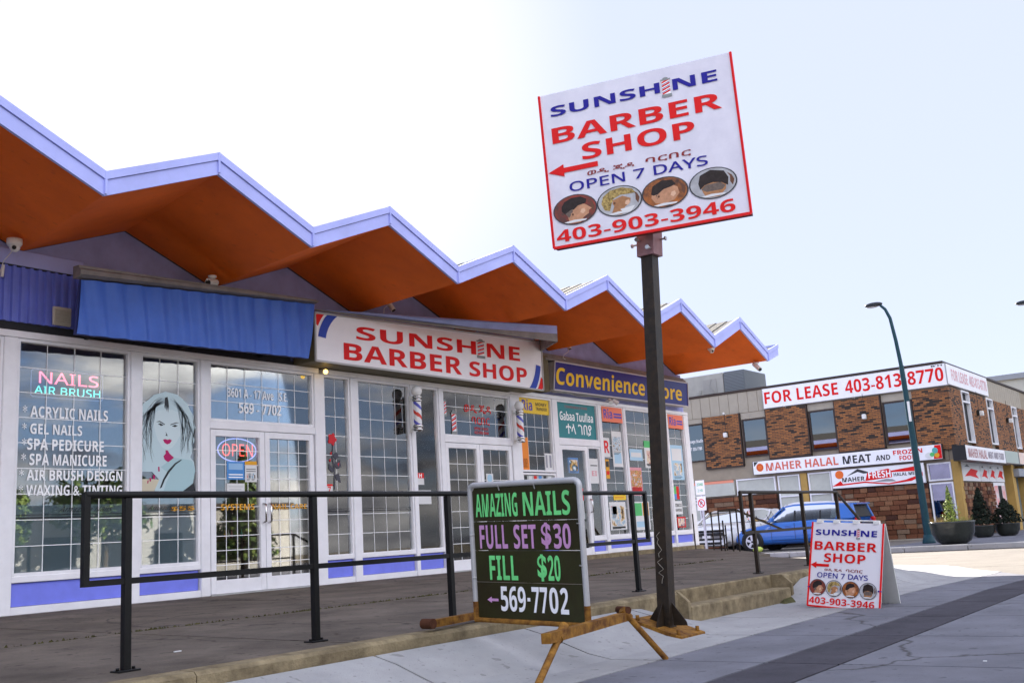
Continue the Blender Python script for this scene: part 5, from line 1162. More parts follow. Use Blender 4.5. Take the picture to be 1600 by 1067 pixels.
# tan band, mid strip
mb = MB(); mb.box((BX-.05, 9.0, 2.72), (BX+.01, 18.95, 3.20)); mb.build('tan_band', stucco, far_b)
mb = MB(); mb.box((BX-.16, 16.90, 2.12), (BX, 18.95, 2.68), bev=.01); mb.build('white_band', mat('blind_cream', (.52, .53, .48), .7, .08, 4), far_b)
mb = MB(); mb.box((BX-.165, 16.90, 2.60), (BX-.15, 18.9, 2.70)); mb.build('coral_strip', mat('coral_strip', (.8, .30, .20), .6), far_b)
blind = mat('blind_cream', (.52, .53, .48))
for (y0, y1, z0, z1) in ((15.25, 16.82, 2.10, 2.70), (14.30, 15.15, .3, 2.70), (13.12, 13.98, .3, 2.70), (18.4, 19.2, .3, 2.08)):
    mb = MB(); f = .05
    mb.box((BX-.10, y0, z0), (BX-.0, y0+f, z1)); mb.box((BX-.10, y1-f, z0), (BX, y1, z1)); mb.box((BX-.098, y0+f, z1-f), (BX, y1-f, z1)); mb.box((BX-.098, y0+f, z0), (BX, y1-f, z0+f)); mb.box((BX-.098, y0+f, 1.9), (BX, y1-f, 1.95)) if z0 < 1 else None
    w = mb.build('window', white_frame, far_b)
    p = MB(); p.box((BX-.04, y0+f, z0+f), (BX-.02, y1-f, z1-f)); p.build('blind', blind, w)
mb = MB(); mb.box((BX-.12, 14.02, .12), (BX, 14.27, 2.72), bev=.01); mb.build('column', yellow_paint, far_b)
mb = MB(); mb.box((BX-.12, 8.78, .12), (BX, 8.95, 2.72)); mb.box((BX-.119, BY-.12, .12), (BX+.25, BY, 2.72)); mb.build('column', yellow_paint, far_b)
# corner window
for (z0, z1) in ((.35, 1.99), (2.05, 2.66)):
    mb = MB(); f = .05; y0, y1 = 8.97, 9.75
    mb.box((BX-.10, y0, z0), (BX, y0+f, z1)); mb.box((BX-.10, y1-f, z0), (BX, y1, z1)); mb.box((BX-.098, y0+f, z1-f), (BX, y1-f, z1)); mb.box((BX-.098, y0+f, z0), (BX, y1-f, z0+f))
    w = mb.build('window', white_frame, far_b); p = MB(); p.box((BX-.05, y0+f, z0+f), (BX-.04, y1-f, z1-f)); p.build('pane', glass('office_mirror_glass'), w)
# field stone facing: every stone a block of its own
random.seed(31)
st_cols = [(.19, .075, .04), (.14, .055, .03), (.27, .13, .07), (.08, .035, .025), (.23, .15, .10)]
st_m = [mat('sandstone_%s' % n_, c, .95, .3, 6, .4, 30) for n_, c in zip(('red', 'brown', 'tan', 'dark', 'buff'), st_cols)]
stone_me = []
for m_ in st_m:
    mb = MB(); mb.box((-.5, -.5, -.5), (.5, .5, .5), bev=.06); o = mb.build('tmp', m_); stone_me.append(o.data); bpy.data.objects.remove(o)
def stone_obj(y0, y1, z0, z1):
    o = bpy.data.objects.new('stone', random.choices(stone_me, (4, 3, 3, 1.6, 2))[0]); d = .10+random.uniform(0, .05)
    W = Vector((BX-d/2-.01, (y0+y1)/2, (z0+z1)/2)); o.parent = far_b; o.location = W-far_b.location; o.scale = (d, y1-y0-.016, z1-z0-.014); col.objects.link(o)
for (ya, yb, za, zb) in ((15.24, 18.38, .16, 2.05), (9.80, 13.08, .16, 2.0)):
    z = za; nr = 11; h = (zb-za)/nr
    for r in range(nr):
        y = ya
        while y < yb-.01:
            w = random.uniform(.22, .55)
            if yb-(y+w) < .2: w = yb-y
            stone_obj(y, y+w, z, z+h*(1 if random.random() < .9 else 1)); y += w
        z += h
mb = MB()
for r in range(13):
    x = 37.15; z = .16+r*.138
    while x < 41.6:
        w = random.uniform(.25, .6); w = min(w, 41.7-x); k = random.randrange(5); mb.box((x+.008, BY-.10-random.uniform(0, .05), z), (x+w-.008, BY, z+.128), k); x += w
mb.build('side_stone_facing', st_m, far_b, kind='stuff')
mb = MB(); mb.box((BX-.03, 9.78, .12), (BX+.01, 18.4, 2.07)); mb.build('mortar_bed', trim_dark, far_b)
mb = MB(); mb.box((BX-.18, 9.7, .12), (BX, 13.1, .17)); mb.build('footing', stucco2, far_b)
# side face, ground floor
for i, (a, b) in enumerate(((37.3, 39.9), (39.95, 41.2), (41.25, 42.4), (42.45, 43.8))):
    mb = MB(); mb.box((a, BY-.10, 2.0), (b, BY-.0, 2.64)); w = mb.build('window', white_frame, far_b)
    qf = Quad((a+.05, BY-.104, 2.60), (b-.05, BY-.104, 2.60), (b-.05, BY-.104, 2.04), (a+.05, BY-.104, 2.04))
    mb = MB(); poly2(mb, qf, [(0, 0), (1, 0), (1, 1), (0, 1)], 0, 0); poly2(mb, qf, [(.1, .2), (.5, .7), (.9, .6), (.75, .35), (.9, .1), (.4, .25)], 1, .002); poly2(mb, qf, [(.15, .8), (.3, .95), (.45, .8)], 2, .002)
    mb.build('printed_poster', [paper, red_print, mat('dark_grey_print', (.12, .12, .13), .5)], w)
mb = MB(); mb.box((41.8, BY-.08, .14), (43.75, BY, 1.97)); dr = mb.build('door', white_frame, far_b)
mb = MB(); mb.box((41.95, BY-.09, .3), (42.45, BY-.08, 1.85)); mb.box((43.2, BY-.09, .3), (43.65, BY-.08, 1.85)); mb.build('poster_strip', mat('red_white_poster', (.6, .15, .14), .5, .8, 3.0, color2=(.7, .68, .68)), dr)
mb = MB(); mb.box((42.55, BY-.09, .3), (43.1, BY-.08, 1.85)); mb.build('pane', mat('black_glass', (.008, .008, .01)), dr)
for a in (44.3, 46.6): mb = MB(); mb.box((a, BY-.3, .12), (a+.55, BY, 2.66)); mb.build('column', yellow_paint, far_b)
mb = MB(); mb.box((44.9, BY-.05, .12), (46.55, BY, 2.2)); mb.box((47.2, BY-.05, .3), (53, BY, 2.2)); mb.build('shop_glazing', mat('grey_green_glass', (.16, .2, .21), .2), far_b)
mb = MB(); mb.box((44.6, BY-.5, 2.2), (46.8, BY-.02, 2.5)); mb.build('door_hood', mat('grey_hood', (.3, .32, .36), .5), far_b)

def flat_sign(name, label, tl, tr, br, bl, depth_vec, face, edge):
    t = thing(name, label, 'sign', bl); q = Quad(tl, tr, br, bl)
    mb = MB(); mb.prism([q.p(0, 0), q.p(1, 0), q.p(1, 1), q.p(0, 1)], depth_vec); mb.build('casing', edge, t)
    mb = MB(); mb.prism([q.p(.004, .02, .008), q.p(.996, .02, .008), q.p(.996, .98, .008), q.p(.004, .98, .008)], -q.n*.006); mb.build('face', face, t)
    q2 = Quad(q.p(0, 1, .01), q.p(1, 1, .01), q.p(1, 0, .01), q.p(0, 0, .01)); return t, q2
X_ = BX-.16
t, q = flat_sign('lease_banner', 'long white for lease banner with red phone number along the roof edge', (X_, 15.37, 6.0), (X_, 8.68, 6.0), (X_, 8.68, 5.24), (X_, 15.37, 5.24), (.12, 0, 0), sign_white, mat('grey_sign_frame', (.42, .42, .42)))
text(q, 'FOR LEASE', .012, .22, .435, .82, red_print, t, .025); text(q, '403-813-8770', .475, .21, .985, .84, red_print, t, .025); text(q, "B'H", .93, .89, .985, .96, dk, t, .02)
t, q = flat_sign('lease_banner', 'the same kind of banner in faded print around the corner on the side wall', (36.85, BY-.16, 6.0), (42.9, BY-.16, 6.0), (42.9, BY-.16, 5.27), (36.85, BY-.16, 5.27), (0, .12, 0), sign_white, mat('grey_sign_frame', (.42, .42, .42)))
text(q, 'FOR LEASE', .10, .25, .48, .8, mat('faded_red_print', (.72, .42, .45), .6), t, .02); text(q, '403-813-8770', .52, .25, .96, .8, mat('faded_red_print', (.72, .42, .45)), t, .02)
X_ = BX-.30
t, q = flat_sign('meat_shop_sign', 'long white meat shop sign with red and black lettering across the corner building', (X_, 16.0, 3.30), (X_, 9.12, 3.27), (X_, 9.12, 2.76), (X_, 16.0, 2.80), (.24, 0, 0), sign_white, trim_dark)
text(q, 'MAHER HALAL', .078, .22, .478, .80, mat('meat_red', (.66, .06, .03), .5, .35, 14, color2=(.55, .25, .18)), t, .045); text(q, 'MEAT', .502, .22, .65, .78, mat('charcoal_print', (.05, .05, .055), .5, .4, 14), t, .045); text(q, 'AND', .672, .26, .745, .62, mat('charcoal_print', (.05, .05, .055)), t, .04)
text(q, 'FROZEN', .762, .54, .905, .84, red_print, t, .045); text(q, 'FOOD', .79, .15, .87, .45, red_print, t, .045)
osun = mat('orange_sun_print', (.78, .16, .03), .5)
mb = MB(); disc2(mb, q, .043, .52, .021, .30, 0, .002); ring2(mb, q, .043, .52, .016, .22, .003, 1, .003, asp=14); poly2(mb, q, [(.01, .95), (.035, .95), (.01, .6)], 2, .002); mb.build('sun_emblem', [osun, mat('dark_orange', (.4, .05, .02), .5), mat('charcoal_print', (.05, .05, .055))], t)
mb = MB(); poly2(mb, q, [(.955, .05), (.995, .05), (.995, .95), (.965, .95)], 0, .002); disc2(mb, q, .935, .3, .02, .2, 1, .003); disc2(mb, q, .965, .6, .014, .2, 2, .0035); disc2(mb, q, .95, .35, .012, .14, 3, .004); disc2(mb, q, .972, .28, .012, .15, 4, .004); mb.build('food_picture', [red_print, paper, mat('goods_teal', (.1, .4, .4)), pgreen, gold], t)
X_ = BX-.22
t, q = flat_sign('fresh_meat_banner', 'white banner with red swoosh and orange sun under the long meat shop sign', (X_, 13.06, 2.70), (X_, 9.82, 2.70), (X_, 9.82, 2.02), (X_, 13.06, 2.06), (.08, 0, 0), sign_white, white_frame)
mb = MB(); disc2(mb, q, .092, .74, .047, .23, 0, .002); poly2(mb, q, [(.17, .62), (.30, .98), (.44, .72), (.36, .70), (.30, .82)], 1, .002)
poly2(mb, q, [(.0, .12), (.10, .40), (.12, .22), (.36, .28), (.62, .10), (.80, .22), (.93, .40), (.98, .55), (.98, .36), (.86, .14), (.62, .04), (.36, .20), (.12, .14)], 2, .002)
poly2(mb, q, [(.37, .30), (.40, .72), (.63, .86), (.66, .74), (.90, .86), (.90, .97), (.96, .80), (.96, .62), (.66, .66), (.66, .40)], 2, .0022); poly2(mb, q, [(.45, .22), (.60, .34), (.66, .30), (.70, .18)], 3, .0024); mb.build('swoosh_emblem', [osun, mat('charcoal_print', (.05, .05, .055)), red_print, mat('mid_grey_print', (.3, .3, .32), .5)], t)
text(q, 'MAHER', .118, .32, .366, .56, dk, t, .045); text(q, 'FRESH', .41, .42, .65, .78, vinyl_white, t, .035); text(q, 'HALAL MEAT', .68, .44, .955, .60, dk, t, .04)
t, q = flat_sign('side_meat_sign', 'projecting white lightbox with faint meat shop lettering on the side wall', (36.1, 8.25, 3.13), (42.05, 8.25, 3.13), (42.05, 8.25, 2.63), (36.1, 8.25, 2.63), (0, .42, 0), sign_white, black_plastic)
text(q, 'MAHER HALAL', .05, .2, .5, .8, mat('faint_red', (.45, .2, .2), .5), t, .02); text(q, 'MEAT AND FOOD', .53, .25, .95, .75, mat('faint_dark', (.25, .2, .25), .5), t, .02)
t, q = flat_sign('blank_lightbox', 'blank pale green lightbox beyond the projecting meat sign', (42.1, 8.25, 3.13), (44.4, 8.25, 3.13), (44.4, 8.25, 2.66), (42.1, 8.25, 2.66), (0, .42, 0), mat('pale_green_face', (.42, .48, .44), .5), mat('grey_sign_frame', (.42, .42, .42)))
t, q = flat_sign('shop_lightbox', 'orange and white lightbox farthest along the side wall', (44.6, 8.25, 3.13), (50, 8.25, 3.13), (50, 8.25, 2.66), (44.6, 8.25, 2.66), (0, .42, 0), mat('warm_sign_face', (.7, .42, .3), .5, .5, .8, color2=(.75, .7, .66)), mat('grey_sign_frame', (.42, .42, .42)))
# roof plant
t = thing('rooftop_unit', 'grey air conditioning unit standing on the roof of the corner building', 'machine', (39, 18, 6.1))
mb = MB(); mb.box((39, 17.9, 6.15), (41.2, 19.9, 7.22), bev=.02); mb.build('cabinet', mat('pale_grey_metal', (.40, .39, .36), .5, .1, 3), t)
mb = MB(); mb.box((39.0, 16.95, 6.15), (41.2, 17.88, 7.22), bev=.02); mb.build('condenser', mat('condenser_grey', (.13, .145, .16), .6), t)
mb = MB()
for i in range(16): mb.box((38.985, 16.99, 6.22+i*.06), (39.0, 17.84, 6.245+i*.06))
mb.build('louvre', mat('louvre_grey', (.22, .24, .26), .5), t)
mb = MB(); mb.box((38.97, 18.2, 6.4), (39.0, 18.8, 7.0)); mb.box((38.96, 18.9, 6.45), (38.99, 19.0, 6.6)); mb.tube([(38.95, 18.4, 7.0), (38.9, 18.5, 6.7), (38.92, 18.3, 6.5), (38.9, 18.25, 6.15)], .012, 5); mb.build('access_panel', mat('panel_grey', (.34, .33, .31), .5), t)
t = thing('roof_vent', 'low flat grey box on the roof behind the for lease banner', 'machine', (41, 15, 6.1)); mb = MB(); mb.box((40.5, 13.9, 6.1), (42.5, 16.6, 6.38), bev=.02); mb.box((41, 14.0, 6.38), (42.2, 15.3, 6.5), bev=.02); mb.build('housing', mat('pale_grey_metal', (.40, .39, .36)), t)
# pale building beyond
t = thing('pale_building', 'pale flat roofed building beyond the corner building at the right edge', 'building', (60, 6, 0))
mb = MB(); mb.box((64, -6, 0), (90, 13.0, 8.2)); mb.build('wall', mat('pale_wall', (.5, .5, .46), .9, .1, 1), t); mb = MB(); mb.box((63.8, -6.2, 8.2), (90, 13.2, 8.5)); mb.build('roof_edge', mat('grey_edge', (.3, .32, .36), .6), t)
for i in range(3):
    mb = MB(); mb.box((63.93, 9.4-i*2.4, 6.2), (63.99, 10.6-i*2.4, 7.4)); mb.build('window', trim_dark, t)

# ------------------------------------------------------------------ cars (built nose along +x, then turned)
tyre = mat('tyre_rubber', (.02, .02, .02), .8); rim_m = mat('alloy_rim', (.55, .56, .58), .3, metal=.5); lens_m = mat('headlight_lens', (.72, .74, .76), .08, coat=1); tail_m = mat('red_lens', (.5, .01, .01), .15)
def interp(tab, x): return lerp_tab(tab, x)
def car(label, loc, rz, paint, Ln, W, H, hood, wb=(.84, .17), kind='hatch', group=None):
    t = thing('parked_car', label, 'car', loc, rz, group)
    M4 = Matrix.Translation(loc) @ Matrix.Rotation(rz, 4, 'Z')
    def T(mb): mb.v = [tuple(M4 @ Vector(v)) for v in mb.v]; return mb
    l = Ln/2
    # belt line (top of the lower body) along x from tail to nose
    if kind == 'hatch':
        belt = [(-l, .80*hood), (-l+.08, .97*hood), (-l*.3, 1.0*hood), (l*.30, .97*hood), (l*.42, .93*hood), (l*.80, .80*hood), (l*.95, .68*hood), (l, .50*hood)]
        roof = [(-l+.10, hood*.98), (-l+.22, H*.93), (-l*.55, H*.985), (0, H), (l*.16, H*.97), (l*.42, hood*.98)]
    else:
        belt = [(-l, .9*hood), (-l+.06, 1.0*hood), (l*.30, 1.0*hood), (l*.50, .99*hood), (l*.86, .90*hood), (l*.97, .80*hood), (l, .62*hood)]
        roof = [(-l+.05, hood), (-l+.16, H*.96), (-l*.5, H), (l*.12, H*.99), (l*.24, H*.95), (l*.50, hood)]
    ns = 36; mb = MB(); ring = 11; vs = []; fs = []
    for i in range(ns+1):
        x = -l+Ln*i/ns; zt = interp(belt, x); e = abs(x)/l
        w = W/2*(1-.10*e**5-.22*max(0, (e-.9)/.1)**2*.6); zb = .20+.06*max(0, (e-.85)/.15)
        hw = w
        prof = [(-w*.80, zb), (-hw*.985, zb+.08), (-hw, zb+.25*(zt-zb)), (-hw*.995, zt-.16*(zt-zb)), (-hw*.94, zt-.05*(zt-zb)), (-hw*.70, zt)]
        prof = prof + [(0, zt+.018)] + [(-a, b) for a, b in prof[::-1]]
        ring = len(prof)
        vs += [(x, y, z) for y, z in prof]
    for i in range(ns):
        for j in range(ring-1): a = i*ring+j; fs.append((a, a+1, a+ring+1, a+ring))
        fs.append((i*ring+ring-1, i*ring, (i+1)*ring, (i+1)*ring+ring-1))
    fs += [tuple(range(ring)), tuple(ns*ring+j for j in range(ring-1, -1, -1))]
    # leave the wheel arches open: drop side faces around the wheels by carving with dark arch liners placed proud
    mb.add(vs, [f for f in fs], 0, True); T(mb).build('body', paint, t)
    # greenhouse: glass shell with roof skin and pillars
    gx0, gx1 = roof[0][0], roof[-1][0]; n2 = 20; vg = []; 
    def sect(x, grow=0.0):
        zr = interp(roof, x); zb = interp(belt, x)-.02; k = (zr-zb)/(H-hood); wB = W/2*.93; wT = W/2*(.93-.20*max(.0, min(1, k)))
        return wB+grow, wT+grow, zb, zr
    g = MB(); fsg = []
    for i in range(n2+1):
        x = gx0+(gx1-gx0)*i/n2; wB, wT, zb, zr = sect(x); vg += [(x, -wB, zb), (x, -wT, zr-.035), (x, -wT*.86, zr), (x, wT*.86, zr), (x, wT, zr-.035), (x, wB, zb)]
    for i in range(n2):
        for j in range(5): a = i*6+j; fsg.append((a, a+1, a+7, a+6))
    g.add(vg, fsg, 0, True); T(g).build('window_glass', car_glass, t)
    r = MB(); vr = []; fr_ = []
    xa, xb = roof[1][0]-.02, roof[-2][0]+.03
    for i in range(n2+1):
        x = xa+(xb-xa)*i/n2; wB, wT, zb, zr = sect(x, .004); vr += [(x, -wT-.004, zr-.075), (x, -wT, zr-.03), (x, -wT*.86, zr+.008), (x, wT*.86, zr+.008), (x, wT, zr-.03), (x, wT+.004, zr-.075)]
    for i in range(n2):
        for j in range(5): a = i*6+j; fr_.append((a, a+1, a+7, a+6))
    r.add(vr, fr_, 0, True); T(r).build('roof', paint, t)
    for s in (-1, 1):
        p = MB()
        def pil(x0, x1, w, grow=.006):
            n3 = 8; pv = []
            for i in range(n3+1):
                f = i/n3; x = x0+(x1-x0)*f; wB, wT, zb, zr = sect(x, grow)
                zz = zb+(min(zr, interp(roof, x))-.03-zb)*0+(zb*(1-f)+0*f)
                pv.append(x)
            return pv
        # A pillar follows the windscreen edge, C pillar the tailgate edge, B pillar is upright
        A_pts = []; 
        for (x, _) in roof[-2:]: wB, wT, zb, zr = sect(x, .004); A_pts.append((x, s*(wT if x != roof[-1][0] else wB), zr-.01))
        p.tube(A_pts, .024, 6)
        C_pts = []
        for (x, _) in roof[:2]: wB, wT, zb, zr = sect(x, .004); C_pts.append((x, s*(wT if x != roof[0][0] else wB), zr-.01))
        p.tube(C_pts, .06, 6)
        qx = [-l+.10, -l*.66, -l*.70, roof[1][0]]; k0, k1, k2, k3 = sect(qx[0], .010), sect(qx[1], .010), sect(qx[2], .010), sect(qx[3], .010)
        pq = [(qx[0], s*k0[0], k0[2]), (qx[1], s*k1[0], k1[2]), (qx[2], s*k2[1], k2[3]-.05), (qx[3], s*k3[1], k3[3]-.03)]
        p.add(pq, [(0, 1, 2, 3)]); T(p).build('pillar', paint, t)
        p = MB()
        for xx, w_ in ((-.02*l, .035), (-.42*l, .03)):
            wB, wT, zb, zr = sect(xx, .006); p.add([(xx-w_, s*wB, zb), (xx+w_, s*wB, zb), (xx+w_*.8, s*wT, zr-.06), (xx-w_*.8, s*wT, zr-.06)], [(0, 1, 2, 3)] if s < 0 else [(3, 2, 1, 0)])
        T(p).build('door_pillar', black_plastic, t)
        # door seams, handles, mirror
        dmb = MB()
        for xx in (.36*l, -.02*l, -.45*l): dmb.box((xx-.006, s*(W/2-.012), .34), (xx+.006, s*(W/2+.0025), hood*.90))
        dmb.box((-.45*l, s*(W/2-.02), .32), (.36*l, s*(W/2+.0025), .332)); T(dmb).build('door_seam', dark_gap, t)
        for xx in (.05*l, -.38*l): hm = MB(); hm.box((xx, s*(W/2-.02), hood*.80), (xx+.17, s*(W/2+.018), hood*.80+.03), bev=.01); T(hm).build('door_handle', paint, t)
        mm = MB(); mm.box((.30*l, s*(W/2-.06), hood*.97), (.30*l+.10, s*(W/2+.13), hood*.97+.14), bev=.03); T(mm).build('mirror', paint, t)
        for fx in wb:
            xw = -l+Ln*fx; rw = .315
            a = MB(); a.lathe([(0, 0), (rw+.055, 0), (rw+.055, .012), (0, .012)], (xw, s*(W/2-.005)-(0 if s > 0 else .012), rw), 26, 0, 'y'); T(a).build('wheel_arch', black_plastic, t)
            w_ = MB(); prof = [(rw*.6, -.09), (rw-.02, -.10), (rw, -.07), (rw, .07), (rw-.02, .10), (rw*.64, .09)]; w_.lathe(prof, (xw, s*(W/2-.06), rw), 26, 0, 'y'); wo = T(w_).build('wheel', tyre, t)
            rm = MB(); yy = s*(W/2+.035)
            rm.lathe([(0, 0), (rw*.66, 0), (rw*.66, .008), (0, .008)], (xw, yy-.016*s-.004, rw), 24, 1, 'y')
            for k in range(5):
                a0 = 2*math.pi*k/5+.3; c0, s0 = math.cos(a0), math.sin(a0); q0 = Vector((xw, yy, rw)); u_ = Vector((c0, 0, s0)); v_ = Vector((-s0, 0, c0))
                rm.prism([q0+u_*.03-v_*.03, q0+u_*rw*.64-v_*.045, q0+u_*rw*.64+v_*.045, q0+u_*.03+v_*.03], (0, .012*s, 0), 0)
            rn = 26
            for k in range(rn):
                a0, a1 = 2*math.pi*k/rn, 2*math.pi*(k+1)/rn; f_ = lambda r_, a_: Vector((xw+r_*math.cos(a_), yy, rw+r_*math.sin(a_)))
                rm.prism([f_(rw*.58, a0), f_(rw*.67, a0), f_(rw*.67, a1), f_(rw*.58, a1)], (0, .014*s, 0), 0)
            T(rm).build('rim', [rim_m, black_plastic], wo)
        hl = MB(); zz = interp(belt, l*.84); hl.box((l*.80, s*(W/2*.55), zz-.20), (l*.965, s*(W/2*.93), zz-.045), bev=.05); T(hl).build('headlight', lens_m, t)
        tl_ = MB(); tl_.box((-l-.005, s*(W/2*.72), hood*.72), (-l+.12, s*(W/2*.97), hood*.96), bev=.03); T(tl_).build('tail_light', tail_m, t)
    sp = MB(); sp.box((roof[1][0]-.16, -W*.36, roof[1][1]-.03), (roof[1][0]+.06, W*.36, roof[1][1]+.02), bev=.015); T(sp).build('roof_spoiler', paint, t)
    tg = MB(); tg.prism([(-l+.085, -W*.455, hood*.98), (-l+.085, W*.455, hood*.98), (roof[1][0]-.015, W*.385, roof[1][1]-.03), (roof[1][0]-.015, -W*.385, roof[1][1]-.03)], (.03, 0, 0)); T(tg).build('rear_window', black_plastic, t)
    b = MB(); zf = interp(belt, l*.97)
    b.box((l*.93, -W*.30, .42), (l+.012, W*.30, .50), bev=.02); b.box((l*.93, -W*.26, .27), (l+.012, W*.26, .37), bev=.02)
    if kind != 'hatch': b.box((l*.93, -W*.33, .56), (l+.012, W*.33, .66), bev=.02); b.box((l*.93, -W*.33, .70), (l+.012, W*.33, .76), bev=.02)
    T(b).build('grille', black_plastic, t)
    pl = MB(); pl.box((l*.99, -.15, .50), (l+.02, .15, .58)); T(pl).build('licence_plate', paper, t)
    ws = MB(); ws.box((-l*.35, -.55, .35), (-l*.15, .55, .9), bev=.05); ws.box((l*.05, -.62, .4), (l*.2, -.12, H*.80), bev=.06); ws.box((l*.05, .12, .4), (l*.2, .62, H*.80), bev=.06); ws.tube([(l*.38, .35, hood*.95), (l*.33, .35, hood*1.08)], .02, 6)
    T(ws).build('seats', mat('seat_grey', (.10, .10, .10), .9), t)
    return t
bluep = mat('blue_car_paint', (.022, .13, .47), .28, coat=1.0, var=.02)
whitep = mat('white_car_paint', (.72, .72, .73), .3, coat=.8)
lot = 'cars parked beside the corner building'
car('bright blue hatchback parked side on behind the railing', (32.08, 12.48, .12), math.radians(90), bluep, 4.1, 1.72, 1.40, .92, kind='hatch', group=lot)
car('white van with two dark grille bars facing the walkway from behind the shop corner', (34.1, 15.75, .12), math.radians(180), whitep, 4.6, 1.9, 1.42, .98, kind='van', group=lot)
car('white car mostly hidden behind the blue hatchback', (35.4, 13.75, .12), math.radians(90), whitep, 3.8, 1.72, 1.52, .95, group=lot)

# ------------------------------------------------------------------ street furniture across the side street
teal = mat('dark_teal_paint', (.008, .045, .06), .4, .15, 8)
def street_lamp(label, x, y, z, pts, head, group='street lamps'):
    t = thing('street_lamp', label, 'street lamp', (x, y, z), 0, group)
    mb = MB(); mb.tube(pts[:3], .115, 12, r2=.075); mb.tube(pts[2:], .062, 12, r2=.04); mb.build('pole', teal, t)
    mb = MB(); mb.lathe([(0, 0), (.19, 0), (.19, .03), (.13, .25), (0, .25)], (x, y, z), 14); mb.build('base', teal, t)
    mb = MB(); mb.ball(head, .28, 14, sq=(.38, 1, .28)); mb.build('lamp_head', mat('lamp_head_dark', (.03, .035, .04), .4), t)
    mb = MB(); mb.ball((head[0], head[1]+.03, head[2]-.045), .2, 12, sq=(.35, 1, .25)); mb.build('lens', mat('lamp_lens', (.5, .5, .48), .2), t)
    return t
street_lamp('tall dark teal street lamp curving left over the corner pavement', 31.7, 8.6, .13, [(31.7, 8.6, .13), (31.7, 8.66, 3.2), (31.7, 8.72, 5.4), (31.7, 8.78, 6.2), (31.7, 8.86, 6.9), (31.7, 8.97, 7.2), (31.7, 9.10, 7.35)], (31.7, 9.30, 7.40))
mb = MB(); mb.box((31.55, 8.60, 3.7), (31.60, 8.66, 4.3)); o = mb.build('pole_plate', paper); tag(o, 'narrow pale strip fixed to the teal street lamp pole', 'plate')
street_lamp('dark street lamp whose head just enters the picture at the right edge', 38.0, 4.0, .13, [(38, 4.0, .13), (38, 4.02, 4), (38, 4.1, 6.7), (38, 4.3, 7.4), (38, 4.8, 7.72), (38, 5.4, 7.8), (38, 5.9, 7.82)], (38, 6.15, 7.82))
t = thing('parking_sign', 'white no parking sign with a red circle on a post by the shop corner', 'sign', (29.2, 14.5, .12))
mb = MB(); mb.tube([(29.22, 14.5, .12), (29.22, 14.5, 2.4)], .03, square=True); mb.build('post', alu, t)
mb = MB(); mb.box((29.165, 14.36, 1.98), (29.18, 14.66, 2.42), bev=.004); mb.build('upper_plate', sign_white, t)
mb = MB(); mb.box((29.165, 14.36, 1.50), (29.18, 14.66, 1.93), bev=.004); mb.build('lower_plate', sign_white, t)
qq = Quad((29.164, 14.66, 1.93), (29.164, 14.36, 1.93), (29.164, 14.36, 1.50), (29.164, 14.66, 1.50))
mb = MB(); ring2(mb, qq, .5, .52, .40, .30, .09, 0, .003, asp=.75); poly2(mb, qq, [(.22, .70), (.28, .74), (.78, .33), (.72, .29)], 0, .003); mb.build('prohibition_ring', red_print, t); text(qq, 'P', .38, .38, .62, .66, dk, t, .05, off=.002)
qq = Quad((29.164, 14.66, 2.42), (29.164, 14.36, 2.42), (29.164, 14.36, 1.98), (29.164, 14.66, 1.98)); text(qq, 'ZONE', .15, .62, .85, .82, pgreen, t, .02, off=.003); text(qq, '2 HR', .2, .2, .8, .4, pgreen, t, .01, off=.003)

random.seed(77)
def leaves(mb, n, fn, size, mi_choices):
    for _ in range(n):
        p, nrm = fn(); a = random.uniform(0, 6.283); s = size*random.uniform(.6, 1.4)
        u = Vector((random.gauss(0, 1), random.gauss(0, 1), random.gauss(0, 1))).normalized(); v = u.cross(nrm if nrm.length else Vector((0, 0, 1))).normalized()
        mb.add([p-u*s*.5, p+v*s*.35, p+u*s*.6, p-v*s*.35], [(0, 1, 2, 3)], random.choice(mi_choices))
leaf_l = mat('leaf_light', (.16, .22, .05), .7); leaf_m = mat('leaf_mid', (.07, .12, .03), .7); leaf_d = mat('leaf_dark', (.008, .012, .007), .8); grass_y = mat('dry_grass', (.42, .30, .09), .8); bark = mat('bark', (.10, .075, .05), .95, .4, 10)
def planter(label, x, y, z, s, bowlm, group='round planters on the corner pavement'):
    t = thing('planter', label, 'planter', (x, y, z), 0, group)
    mb = MB(); mb.lathe([(0, 0), (.30*s, 0), (.44*s, .08*s), (.55*s, .30*s), (.58*s, .56*s), (.60*s, .60*s), (.56*s, .61*s), (.53*s, .55*s), (0, .54*s)], (x, y, z), 30); mb.build('bowl', bowlm, t)
    return t
bowl = mat('dark_glazed_bowl', (.03, .033, .028), .22, .3, 4, coat=.4)
t = planter('dark glossy planter bowl with a small pointed conifer and dry grass beside the teal lamp', 29.9, 7.45, .13, 1.0, bowl)
mb = MB(); mb.tube([(29.9, 7.45, .7), (29.9, 7.45, 1.35)], .02, 6); mb.build('trunk', bark, t)
def cone(x, y, z0, h, r):
    def f():
        s = random.random()**.7; zz = 1-s; a = random.uniform(0, 6.283); rr = r*(s**.8)*random.uniform(.5, 1.1)
        return Vector((x+rr*math.cos(a), y+rr*math.sin(a), z0+h*zz)), Vector((math.cos(a), math.sin(a), .4))
    return f
mb = MB(); leaves(mb, 620, cone(29.9, 7.45, .70, 1.0, .20), .05, (0, 0, 1)); leaves(mb, 160, cone(29.9, 7.45, .70, .85, .34), .05, (0, 0)); mb.build('conifer', [mat('leaf_yellow_green', (.24, .30, .06), .7), leaf_m], t)
mb = MB()
